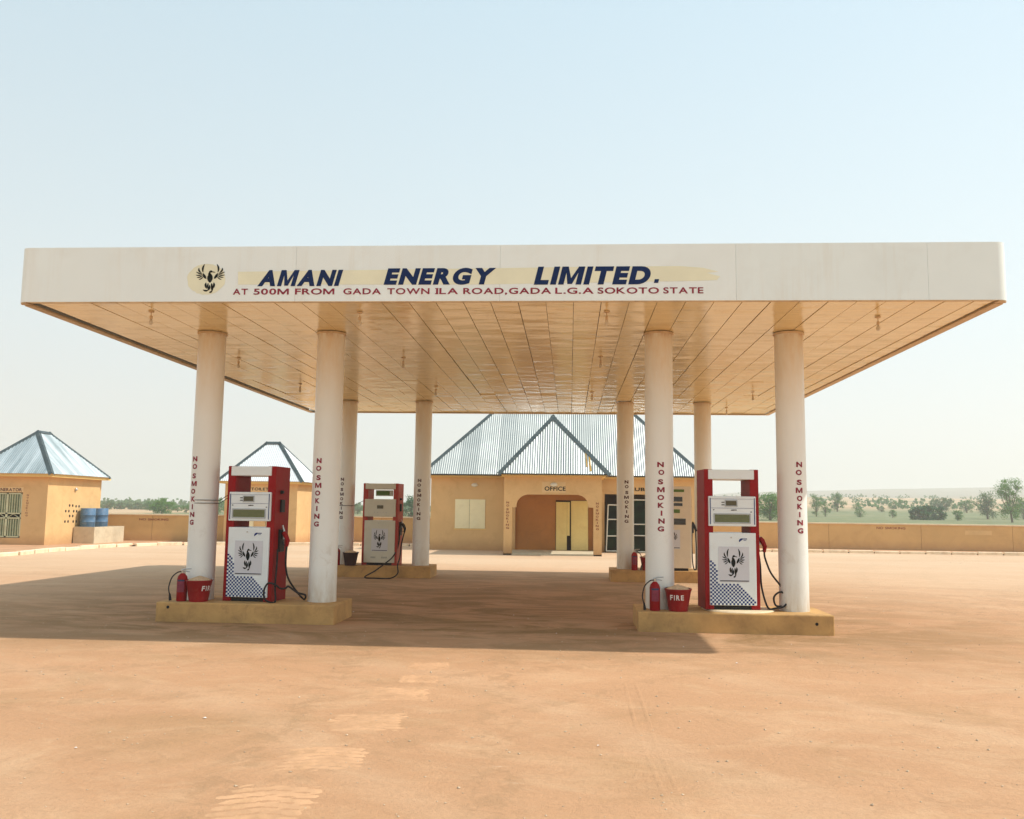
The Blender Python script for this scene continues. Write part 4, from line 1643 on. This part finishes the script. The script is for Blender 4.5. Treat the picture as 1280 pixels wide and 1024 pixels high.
# porch
PY = 19.3
arch = [(-1.93, -.02), (-1.63, -.02), (-1.63, 1.69), (-1.49, 1.70), (-1.48, 1.82), (-1.44, 1.94), (-1.36, 2.04), (-1.25, 2.11), (-1.10, 2.16),
        (.73, 2.17), (.87, 2.13), (.98, 2.06), (1.05, 1.96), (1.09, 1.85), (1.10, 1.72), (1.29, 1.71), (1.29, -.02), (1.58, -.02), (1.58, 2.80), (-1.93, 2.80)]
porch = MB().prism(arch, PY, PY+.26).build('porch_front', M['plaster'], office)
for x0_, x1_ in ((-1.93, -1.70), (1.35, 1.58)):
    MB().box(x0_, x1_, PY+.26, OY-.014, 2.2, 2.8).build('porch_side_beam', M['plaster'], office)
    MB().box(x0_, x1_, OY-.16, OY-.014, 0, 2.2).build('pilaster', M['plaster'], office)
MB().box(-2.02, 1.72, PY-.12, OY-.302, 2.80, 2.89).build('eave_band', M['plaster_band'], office)
MB().box(-1.93, 1.58, PY, OY-.014, -.02, .05).build('porch_floor', M['cement'], office)
# roofs
ox0, ox1, oy0, oy1 = -5.45, 5.68, 22.08, 29.3
hip_roof(office, ox0, ox1, oy0, oy1, 2.99, 1.055)
pz, ps = 2.92, 1.23
px0, px1, py0 = -2.12, 1.86, 18.92
pc = (px0+px1)/2
ph = (px1-px0)/2
apex = (pc-.08, py0+ph*.93, pz+ph*1.13)
corrugated_face(office, (px0, py0, pz), (px1, py0, pz), apex, apex, sheet_w=.66)
# sides of the porch roof run back into the main roof
ybk = 24.2
corrugated_face(office, (px1, py0, pz), (px1, 22.1, pz), (apex[0], ybk, apex[2]), apex, sheet_w=.8)
corrugated_face(office, (px0, 22.1, pz), (px0, py0, pz), apex, (apex[0], ybk, apex[2]), sheet_w=.8)
ridge_cap(office, (px0, py0, pz), apex, .12)
ridge_cap(office, (px1, py0, pz), apex, .12)
ridge_cap(office, apex, (apex[0], ybk, apex[2]), .12)
# rust streak running down the porch roof: two narrow rusted strips of sheet
for u_, w_, l0, l1 in ((1.02, .05, .15, .62), (1.14, .07, .05, .55)):
    a = Vector((u_, py0, pz))
    up_v = Vector((0, apex[1]-py0, apex[2]-pz))
    nr = Vector((0, -up_v.z, up_v.y)).normalized()
    q0, q1 = a+up_v*l0*.7+nr*.013, a+up_v*l1*.7+nr*.013
    q1.x -= .05
    MB().add([q0, q0+Vector((w_, 0, 0)), q1+Vector((w_*.6, 0, 0)), q1, q0-nr*.004, q0+Vector((w_, 0, 0))-nr*.004],
             [(0, 1, 2, 3), (4, 5, 1, 0)]).build('rust_patch', M['rust_sheet'], office)
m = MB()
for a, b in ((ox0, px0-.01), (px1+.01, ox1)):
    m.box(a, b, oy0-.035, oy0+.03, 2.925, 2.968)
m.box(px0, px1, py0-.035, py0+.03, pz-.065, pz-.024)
m.build('eave_shadow_strip', M['eave_shadow'], office)  # dark strips added to draw the shadow line below the sheets
# shutters
w = MB().box(-4.13, -2.87, OY-.02, OY+.16, .80, .84)
w.build('window_sill', M['plaster_band'], office)
for a, b in ((-4.10, -3.53), (-3.52, -2.90)):
    sh = MB().box(a, b, OY-.03, OY-.005, .845, 1.99, .006).build('shutter', M['shutter'], office)
    MB().box(a+.06, b-.06, OY-.036, OY-.0305, .91, 1.92, .002).build('shutter_panel', M['shutter'], sh)
# doors
dl = MB().box(-.10, .33, OY-.05, OY-.02, .055, 1.93, .008)
d1 = dl.build('door_leaf', M['door'], office)
d1['label'] = 'narrow folded yellow door leaf'
dl = MB().box(0, .66, -.015, .015, .055, 1.98, .008)
d2 = dl.build('door_leaf', M['door'], office)
d2.location = (.50, OY-.04, 0)
d2.rotation_euler = (0, R(-.4), R(-1.5))
MB().box(.05, .62, -.024, -.0155, .15, .95, .003).build('door_panel', M['door'], d2)
MB().box(.05, .62, -.024, -.0155, 1.02, 1.90, .003).build('door_panel', M['door'], d2)
MB().box(-.07, .15, OY-.058, OY-.0505, .15, 1.84, .003).build('door_panel', M['door'], d1)
MB().box(.17, .31, OY-.058, OY-.0505, .15, 1.84, .003).build('door_panel', M['door'], d1)
MB().box(.335, .44, OY-.035, OY-.02, .62, 1.93).build('door_stile', M['door'], office)


def bulkhead(parent, x, y, z):
    m = MB()
    v = []
    for i, (s_, d_) in enumerate(((1, 0), (1, -.02), (.85, -.05), (.5, -.075), (.05, -.085))):
        for k in range(20):
            a = 2*PI*k/20
            v.append((x+.13*s_*math.cos(a), y+d_, z+.075*s_*math.sin(a)))
    f = [(i*20+k, i*20+(k+1) % 20, (i+1)*20+(k+1) % 20, (i+1)*20+k) for i in range(4) for k in range(20)]
    f.append(tuple(range(80, 100)))
    m.add(v, f)
    return m.build('bulkhead_lamp', M['white_pipe'], parent, True)


bulkhead(office, -3.34, OY-.001, 2.56)
bulkhead(office, -.14, PY-.001, 2.52)
m = MB().box(-.56, .28, PY-.004, PY-.001, 2.24, 2.62)
m.build('sign_patch', M['sign_pale'], office)
m = MB()
letters(m, 'OFFICE', -.47, .285, 2.30, 2.455, flat_y(PY-.006), .03)
m.build('lettering', M['ink'], office)['label'] = 'OFFICE in bold black capitals over the arch'
for cx_ in (-1.79, 1.42):
    m = MB()
    vertical_text(m, 'NO SMOKING', cx_, 1.90, .92, .10, flat_y(PY-.003), random.Random(3), .035)
    m.build('lettering', M['faded'], office)
m = MB()
letters(m, 'LUBE BAY', 2.80, 4.38, 2.39, 2.53, flat_y(OY-.004), .035)
m.build('lettering', M['ink'], office)['label'] = 'LUBE BAY in black capitals over the dark opening'


def glazed_leaf(parent, x0, x1, z0, z1, y0_, y1_, bars, lean=0.0):
    f = MB()
    t_ = .045

    def pt(x, z):
        k = (x-x0)/(x1-x0)
        return (x+lean*(z-z0), y0_+(y1_-y0_)*k, z)
    rails = [((x0, z0), (x1, z0)), ((x0, z1), (x1, z1)), ((x0, z0), (x0, z1)), ((x1, z0), (x1, z1))]+[((x0, z), (x1, z)) for z in bars]
    for a, b in rails:
        f.tube([pt(*a), pt(*b)], t_/2, 8)
    o = f.build('gate_frame', M['white_pipe'], parent, True)
    zs = [z0]+list(bars)+[z1]
    for a, b in zip(zs, zs[1:]):
        v = [pt(x0+.02, a+.02), pt(x1-.02, a+.02), pt(x1-.02, b-.02), pt(x0+.02, b-.02)]
        v2 = [(p[0], p[1]+.008, p[2]) for p in v]
        MB().add(v+v2, [(0, 1, 2, 3), (7, 6, 5, 4), (0, 4, 5, 1), (1, 5, 6, 2), (2, 6, 7, 3), (3, 7, 4, 0)]).build('glass_pane', M['glass'], o)
    return o


glazed_leaf(office, 1.86, 2.72, .06, 1.84, OY-.25, OY+.05, (.64, 1.28), .04)
glazed_leaf(office, 2.76, 3.62, .04, 2.05, OY+.10, OY+.10, (.66, 1.10))
glazed_leaf(office, 3.66, 4.40, .04, 2.05, OY+.12, OY+.12, (.66, 1.10))
MB().box(5.02, 5.16, OY+.02, OY+.16, 0, 2.24).build('jamb', M['bark'], office)

# --- generator house
gen = thing('generator_house', 'ochre generator house with barred pale green gate and steep streaked metal roof', 'building')
GX0, GX1, GY0, GY1 = -22.2, -19.4, 20.0, 23.9
m = wall_front(GX0, GX1, GY0, .2, -.02, 2.62, [(-21.60, -20.38, .30, 2.02)])
m.build('wall', M['plaster'], gen)
side = MB()
side.box(GX1-.2, GX1, GY0+.2, GY1, -.02, 2.62)
side.build('wall', M['plaster'], gen)
MB().box(GX0, GX0+.2, GY0+.2, GY1, -.02, 2.62).build('wall', M['plaster'], gen)
MB().box(GX0+.2, GX1-.2, GY1-.2, GY1, -.02, 2.62).build('wall', M['plaster'], gen)
MB().box(GX0-.26, GX1+.26, GY0-.26, GY1+.26, 2.62, 2.74).build('eave_band', M['plaster_band'], gen)
MB().box(GX0+.2, GX1-.2, GY0+.2, GY1-.2, 0, .3).build('floor_slab', M['cement'], gen)
parent_roof[gen.name] = M['roof_streaked']
hip_roof(gen, GX0-.34, GX1+.33, GY0-.36, GY1+.04, 2.75, 1.0, 'y', .7)
# ventilation holes: recessed pairs
for (yy, zz) in ((21.57, 1.545), (22.04, 1.515), (21.32, 1.325), (21.89, 1.32), (21.62, 1.13), (21.31, .915), (21.90, .91)):
    for dy in (0, .22):
        v = MB().tube([(GX1-.06, yy+dy, zz), (GX1+.003, yy+dy, zz)], [.055, .055], 10)
        v.build('vent_hole', M['black'], gen)
m = MB().tube([(GX1, 21.9, 2.19), (GX1+.05, 21.9, 2.19), (GX1+.10, 21.9, 2.17)], [.06, .07, .02], 12)
m.build('wall_lamp', M['steel'], gen, True)
gt = MB()
fx0, fx1, fz0, fz1 = -21.58, -20.40, .32, 2.0
for a, b, c_, d_ in ((fx0, fx1, fz0, fz0+.05), (fx0, fx1, fz1-.05, fz1), (fx0, fx0+.05, fz0, fz1), (fx1-.05, fx1, fz0, fz1), (-21.03, -20.95, fz0, fz1),
                     (fx0, fx1, 1.02, 1.07), (fx0, fx1, 1.20, 1.25)):
    gt.box(a, b, GY0+.03, GY0+.07, c_, d_)
gate = gt.build('gate_frame', M['gate'], gen)
for k in range(11):
    x = fx0+.10+k*(fx1-fx0-.2)/10
    if abs(x+20.99) < .06:
        continue
    for z0_, z1_ in ((fz0+.05, 1.02), (1.25, fz1-.05)):
        MB().box(x-.012, x+.012, GY0+.04, GY0+.06, z0_, z1_).build('bar', M['gate'], gate)
for a, b in ((fx0+.1, -21.04), (-20.94, fx1-.1)):
    MB().tube([(a, GY0+.05, 1.07), ((a+b)/2, GY0+.05, 1.20), (b, GY0+.05, 1.07)], .014, 6).build('brace', M['gate'], gate)
MB().box(fx0+.06, -21.04, GY0+.072, GY0+.08, fz0+.06, 1.0).build('sheet', M['louvre'], gate)
MB().box(-20.94, fx1-.06, GY0+.072, GY0+.08, fz0+.06, 1.0).build('sheet', M['louvre'], gate)
MB().box(fx0+.06, -21.04, GY0+.072, GY0+.08, 1.26, fz1-.06).build('sheet', M['louvre'], gate)
MB().box(-20.94, fx1-.06, GY0+.072, GY0+.08, 1.26, fz1-.06).build('sheet', M['louvre'], gate)
MB().box(-21.58, -20.36, GY0-.004, GY0-.001, 2.03, 2.22).build('sign_patch', M['sign_pale'], gen)
m = MB()
letters(m, 'GENERATOR', -21.48, -20.42, 2.06, 2.18, flat_y(GY0-.007), .02)
m.build('lettering', M['maroon_dark'], gen)
m = MB()
vertical_text(m, 'NO SMOKING', -20.17, 1.95, 1.12, .08, flat_y(GY0-.003), random.Random(3), .035)
m.build('lettering', M['faded'], gen)

# --- toilet block
toi = thing('toilet_block', 'small ochre toilet block with bright pyramid-like metal roof, seen behind the tied red pump', 'building')
TX0, TX1, TY0, TY1 = -14.53, -11.33, 25.2, 28.2
m = wall_front(TX0, TX1, TY0, .2, -.02, 2.58, [(-13.95, -13.2, .1, 2.0), (-12.7, -11.95, .1, 2.0)])
m.build('wall', M['plaster'], toi)
MB().box(TX1-.2, TX1, TY0+.2, TY1, -.02, 2.58).build('wall', M['plaster'], toi)
MB().box(TX0, TX0+.2, TY0+.2, TY1, -.02, 2.58).build('wall', M['plaster'], toi)
MB().box(TX0+.2, TX1-.2, TY1-.2, TY1, -.02, 2.58).build('wall', M['plaster'], toi)
MB().box(TX0-.2, TX1+.22, TY0-.22, TY1+.2, 2.58, 2.68).build('eave_band', M['plaster_band'], toi)
for a in (-13.93, -12.68):
    dd = MB().box(a, a+.71, TY0+.04, TY0+.07, .1, 1.98, .004).build('door', M['shutter'], toi)
    MB().tube([(a+.62, TY0+.02, 1.0), (a+.62, TY0+.035, 1.0)], .02, 8).build('handle', M['steel'], dd)
parent_roof[toi.name] = M['roof_glare']
hip_roof(toi, TX0-.28, TX1+.32, TY0-.32, TY1-.15, 2.70, 1.12, 'x', .7)
MB().box(-13.5, -12.5, TY0-.004, TY0-.001, 2.24, 2.46).build('sign_patch', M['sign_pale'], toi)
m = MB()
letters(m, 'TOILET', -13.38, -12.60, 2.29, 2.415, flat_y(TY0-.006), .03)
m.build('lettering', M['ink'], toi)
m = MB()
vertical_text(m, 'NO SMOKING', -11.75, 1.95, .95, .09, flat_y(TY0-.003), random.Random(3), .035)
m.build('lettering', M['faded'], toi)

# --- cement tank with drums
tank = thing('cement_tank', 'low bare cement water tank built against the generator house', 'tank')
m = MB()
m.box(-19.36, -18.5, 21.9, 22.02, -.02, .70)
m.box(-18.62, -18.5, 22.02, 24.3, -.02, .70)
m.box(-19.36, -18.62, 24.18, 24.3, -.02, .70)
m.box(-19.36, -19.24, 22.02, 24.18, -.02, .70)
m.build('tank_wall', M['cement'], tank)
MB().box(-19.24, -18.62, 22.02, 24.18, .50, .62).build('cover_slab', M['cement'], tank)


def drum(label, loc):
    t = thing('drum', label, 'drum', loc, 0, 'blue drums on the tank')
    r, h = .285, .82
    pr = [(r-.01, 0), (r, .012), (r, .26), (r+.012, .275), (r, .29), (r, .53), (r+.012, .545), (r, .56), (r, h-.012), (r-.01, h), (r-.03, h-.02)]
    MB().lathe(pr, 28).build('barrel', M['drum'], t, True)
    MB().lathe([(.03, h-.02), (.03, h)], 12, (.15, 0, 0)).build('bung', M['black'], t)
    return t


drum('blue drum in front, standing on the cement tank nearest the vent holes', (-19.05, 22.35, .622))
drum('blue drum behind the other one on the cement tank, nearest the perimeter wall', (-19.0, 23.25, .622))


# ------------------------------------------------------------------ perimeter walls
def perimeter(label, pts, text=None, bay=3.9, start=0, ghost=None):
    t = thing('perimeter_wall', label, 'wall')
    for (xa_, ya_), (xb_, yb_) in zip(pts, pts[1:]):
        d = Vector((xb_-xa_, yb_-ya_, 0))
        L = d.length
        ang = math.atan2(d.y, d.x)
        n = max(1, round(L/bay))
        for i in range(n):
            o = MB().box(.006, L/n-.006, 0, .2, -.05, 1.15).build('wall_bay', M['wall'], t)
            p = Vector((xa_, ya_, 0))+d*(i/n)
            o.location = p
            o.rotation_euler = (0, 0, ang)
            c_ = MB().box(.002, L/n-.002, -.045, .245, 1.152, 1.215, .008).build('coping', M['coping'], o)
        MB().add([(xa_, ya_+.03, 0), (xb_, yb_+.03, 0), (xb_, yb_+.03, 1.14), (xa_, ya_+.03, 1.14)], [(0, 1, 2, 3)]).build('joint_filling', M['dark_gap'], t)
    return t


pw1 = perimeter('ochre perimeter wall between the generator house and the toilet block', [(-24.5, 24.6), (-14.55, 26.0)])
m = MB()
letters(m, 'NO SMOKING', 0, 1.25, .93, 1.02, lambda u, v: (-18.42+u*.99, 25.448+u*.139-.004, v), .02)
m.build('lettering', M['faded'], pw1)
pw2 = perimeter('short stretch of ochre perimeter wall between the toilet block and the office', [(-11.3, 28.0), (-5.1, 28.0)])
pw3 = perimeter('long ochre perimeter wall beyond the office, below the green field, reading NO SMOKING', [(5.42, 28.0), (11.95, 28.0), (15.95+.0, 28.0), (31.6, 28.0)])
m = MB()
letters(m, 'NO SMOKING', 14.03, 15.28, .955, 1.06, flat_y(27.996), .02)
m.build('lettering', M['faded'], pw3)
MB().box(17.83, 18.98, 27.996, 27.999, .76, .95).build('paler_patch', M['wall_patch'], pw3)


# ------------------------------------------------------------------ trees and scrub
def tree(name, label, cat, x, y, ztop, zb, w, leafm, seed, style='round', n=None, group='trees beyond the wall'):
    rg = random.Random(seed)
    z0 = height(x, y)
    H = ztop-z0
    t = thing(name, label, cat, (x, y, z0), 0, group)
    mt = MB()
    lean = rg.uniform(-.06, .06)*H
    th = H*(.20 if style != 'bush' else .10)
    r0 = max(.05, w*.035)
    mt.tube([(0, 0, -.2), (lean*.3, 0, th*.5), (lean*.6, 0, th), (lean, 0, H*.75)], [r0*1.3, r0, r0*.8, r0*.25], 8)
    limbs = []
    nl = 7 if style != 'bush' else 6
    clumps = []
    for i in range(nl):
        a = 2*PI*i/nl+rg.uniform(-.4, .4)
        zz = th*rg.uniform(.7, 1.3)
        ex = w*.40*rg.uniform(.5, 1)
        ez = zz+(H-zz)*rg.uniform(.25, .85)
        p1 = (lean*.6, 0, zz)
        p2 = (ex*.6*math.cos(a)+lean, ex*.6*math.sin(a), zz+(ez-zz)*.5)
        p3 = (ex*math.cos(a)+lean, ex*math.sin(a), ez)
        mt.tube([p1, p2, p3], [r0*.5, r0*.35, r0*.12], 6)
        clumps.append((p3, min(w, H)*rg.uniform(.10, .18)))
    mt.build('trunk', M['bark'], t, True)
    # leaf clumps through the crown volume
    nc = {'round': 34, 'bush': 44, 'airy': 28, 'upright': 34}[style]
    zc0 = th*(.55 if style != 'bush' else .1)
    for i in range(nc):
        for _ in range(20):
            u, v_, q = rg.uniform(-1, 1), rg.uniform(-1, 1), rg.uniform(0, 1)
            prof = {'round': math.sin(PI*min(1, q*.82+.14))**.7, 'bush': math.cos(q*PI*.46)**.6, 'airy': (.95-.75*q)*(.8+.3*math.sin(q*9+seed)),
                    'upright': math.sin(PI*min(1, q*.8+.12))**.8}[style]
            if style == 'bush':
                prof = math.sqrt(max(0, 1-q*q))*1.05+.02
            if u*u+v_*v_ < 1:
                clumps.append(((u*w*.44*prof+lean*q, v_*w*.44*prof, zc0+q*(H-zc0)*.90), min(w, H*1.2)*rg.uniform(.10, .22)*(1 if style != 'airy' else .8)))
                break
    ml = MB()
    tot = int((n or 1500)*2.0)
    per = tot//len(clumps)
    ls = max(.05, w*.021)
    for (cx, cy, cz), cr in clumps:
        for _ in range(per):
            d = Vector((rg.gauss(0, 1), rg.gauss(0, 1), rg.gauss(0, .75)))
            d = d*cr*.48
            p = Vector((cx, cy, cz))+d
            if p.z > H*1.03 or p.z < .05:
                continue
            a = Vector((rg.gauss(0, 1), rg.gauss(0, 1), rg.gauss(0, .6))).normalized()
            b = a.cross(Vector((rg.gauss(0, 1), rg.gauss(0, 1), rg.gauss(0, 1)))).normalized()
            s1, s2 = ls*rg.uniform(.8, 1.6), ls*rg.uniform(.4, .8)
            ml.add([p-a*s1, p-b*s2, p+a*s1, p+b*s2], [(0, 1, 2, 3)])
    me = bpy.data.meshes.new('crown')
    me.from_pydata(ml.v, [], ml.f)
    me.materials.append(leafm)
    link('crown', me, t)
    return t


LB, LM, LD, LY = M['leaf_bright'], M['leaf_mid'], M['leaf_dark'], M['leaf_dry']
TR = [
    ('tree', 'bright green bushy tree directly beside the red pump, above the wall', 27.4, 110, 4.3, .6, 4.6, LB, 'round', 2400),
    ('tree', 'slim round tree just beyond the outermost column', 44.2, 150, 5.1, .84, 2.7, LM, 'upright', 1500),
    ('tree', 'small low tree second in line beyond the outermost column', 46.3, 152, 3.8, 1.1, 2.4, LM, 'round', 1200),
    ('tree', 'taller pale tree third in line beyond the outermost column', 59.5, 190, 6.3, 1.7, 4.2, LM, 'airy', 1500),
    ('bush', 'broad dark green bush standing in the field behind the wall lettering', 55.8, 130, 3.05, .8, 6.2, LD, 'bush', 3200),
    ('tree', 'little dark tree right after the broad dark bush', 58.1, 125, 2.4, .9, 1.9, LM, 'round', 900),
    ('tree', 'faded rounded tree seen over the end of the broad dark bush', 87.3, 190, 5.0, 2.1, 4.0, LM, 'round', 1300),
    ('tree', 'faded wide tree rising directly behind the broad dark bush', 86.6, 202, 5.5, 2.3, 6.4, LY, 'round', 1500),
    ('tree', 'thin grey green tree close before the tallest tree', 73.7, 150, 6.4, 1.2, 4.8, LY, 'airy', 1500),
    ('tree', 'tallest green tree near the frame edge with a ragged top', 63.6, 120, 7.3, .9, 3.9, LB, 'upright', 2600),
    ('tree', 'pale low tree at the very edge of the frame behind the tallest tree', 80.8, 152, 4.7, 1.4, 4.0, LY, 'round', 1300),
    ('shrub', 'dark shrub in the green strip before the flat topped tree', 51.8, 150, 2.6, .8, 2.1, LM, 'round', 800),
    ('tree', 'small flat topped tree on the pale slope', 81.6, 218, 4.6, 2.5, 3.9, LM, 'round', 900),
    ('shrub', 'little round shrub close before the broad dark bush', 57.4, 150, 2.4, .9, 1.5, LM, 'round', 700),
    ('shrub', 'low pale shrub on the slope nearest the line of column trees', 66.7, 200, 4.0, 2.0, 2.4, LM, 'round', 700),
    ('shrub', 'thin dry shrub halfway between the column trees and the broad dark bush', 69.1, 190, 3.2, 1.5, 2.0, LY, 'round', 700),
    ('tree', 'faint tree touching the generator house roofline side wall', -102, 180, 2.5, .2, 4.0, LY, 'round', 1000),
    ('tree', 'faint wide tree first in the low line over the bare patch', -104, 190, 2.0, .36, 6.4, LY, 'bush', 1000),
    ('tree', 'faint wide tree second in the low line over the bare patch', -98.8, 190, 2.05, .4, 6.8, LY, 'bush', 1000),
    ('tree', 'grey tree between the bare patch and the greenest tree', -87.2, 170, 2.4, .1, 3.8, LM, 'round', 1000),
    ('tree', 'greenest round tree above the wall lettering on the toilet side', -66.1, 130, 2.7, .2, 4.6, LB, 'round', 1800),
    ('shrub', 'pale shrub following the greenest tree', -76.8, 160, 1.5, 0, 2.6, LM, 'round', 700),
    ('shrub', 'dark shrub partly behind the near outer column', -70.7, 150, 1.7, 0, 2.8, LM, 'round', 800),
    ('tree', 'green tree in the gap between near column and toilet block', -52.6, 120, 2.7, .15, 2.8, LM, 'round', 1200),
    ('tree', 'pale tree seen in the gap before the ivory pump', -38.4, 150, 2.4, 0, 2.6, LY, 'round', 900),
    ('tree', 'pale small tree between the ivory pump and the dark tree', -32.2, 160, 2.1, 0, 2.4, LY, 'round', 800),
    ('tree', 'dark full tree next to the far column, before the office wall', -17.9, 90, 3.1, 0, 2.9, LD, 'round', 1600),
]
for i, (nm, lab, x, y, zt, zb, w, lm, st, n) in enumerate(TR):
    tree(nm, lab, 'tree' if nm == 'tree' else 'shrub', x, y, zt, zb, w, lm, i*7+3, st, n)

# distant scrub dotted over the slopes and the far tree line: too many and too small to count
rg = random.Random(8)
ml = MB()


def far_bush(x, y, s, hh):
    z = height(x, y)
    for _ in range(9):
        c_ = Vector((x+rg.gauss(0, s*.33), y+rg.gauss(0, s*.33), z+rg.uniform(.1, 1)*hh))
        for _k in range(3):
            a = Vector((rg.gauss(0, 1), rg.gauss(0, 1), rg.gauss(0, 1))).normalized()*s*.17
            b = a.cross(Vector((rg.gauss(0, 1), rg.gauss(0, 1), rg.gauss(0, 1)))).normalized()*s*.14
            ml.add([c_-a, c_-b, c_+a, c_+b], [(0, 1, 2, 3)])


for _ in range(190):
    y = 215+380*rg.random()**1.6
    x = rg.uniform(.10, .62)*y
    far_bush(x, y, rg.uniform(1.2, 3.6), rg.uniform(.8, 2.4))
for _ in range(700):
    y = rg.uniform(260, 480)
    x = rg.uniform(-.75, .1)*y
    far_bush(x, y, rg.uniform(2.5, 6), rg.uniform(1.2, 2.8))
for _ in range(350):
    y = rg.uniform(195, 300)
    x = rg.uniform(-.75, -.1)*y
    far_bush(x, y, rg.uniform(1.2, 3), rg.uniform(.5, 1.2))
me = bpy.data.meshes.new('scrub')
me.from_pydata(ml.v, [], ml.f)
me.materials.append(M['leaf_mid'])
o = link('scrub', me, None, 'stuff')
tag(o, 'far scrub and low trees dotted over the hazy slopes', 'scrub')

# ------------------------------------------------------------------ haze
hz = MB().box(-2100, 2100, -2100, 2200, -16, 70).build('haze', M['ink'], kind='stuff')
hm = bpy.data.materials.new('dusty_air')
hm.use_nodes = True
hn = hm.node_tree
hn.nodes.remove(hn.nodes['Principled BSDF'])
pv = hn.nodes.new('ShaderNodeVolumePrincipled')
pv.inputs['Color'].default_value = (.93, .93, .90, 1)
pv.inputs['Density'].default_value = .0011
pv.inputs['Anisotropy'].default_value = .2
hn.links.new(pv.outputs[0], hn.nodes['Material Output'].inputs['Volume'])
hz.data.materials[0] = hm
tag(hz, 'pale dusty haze that fades the far trees and the hill', 'haze')
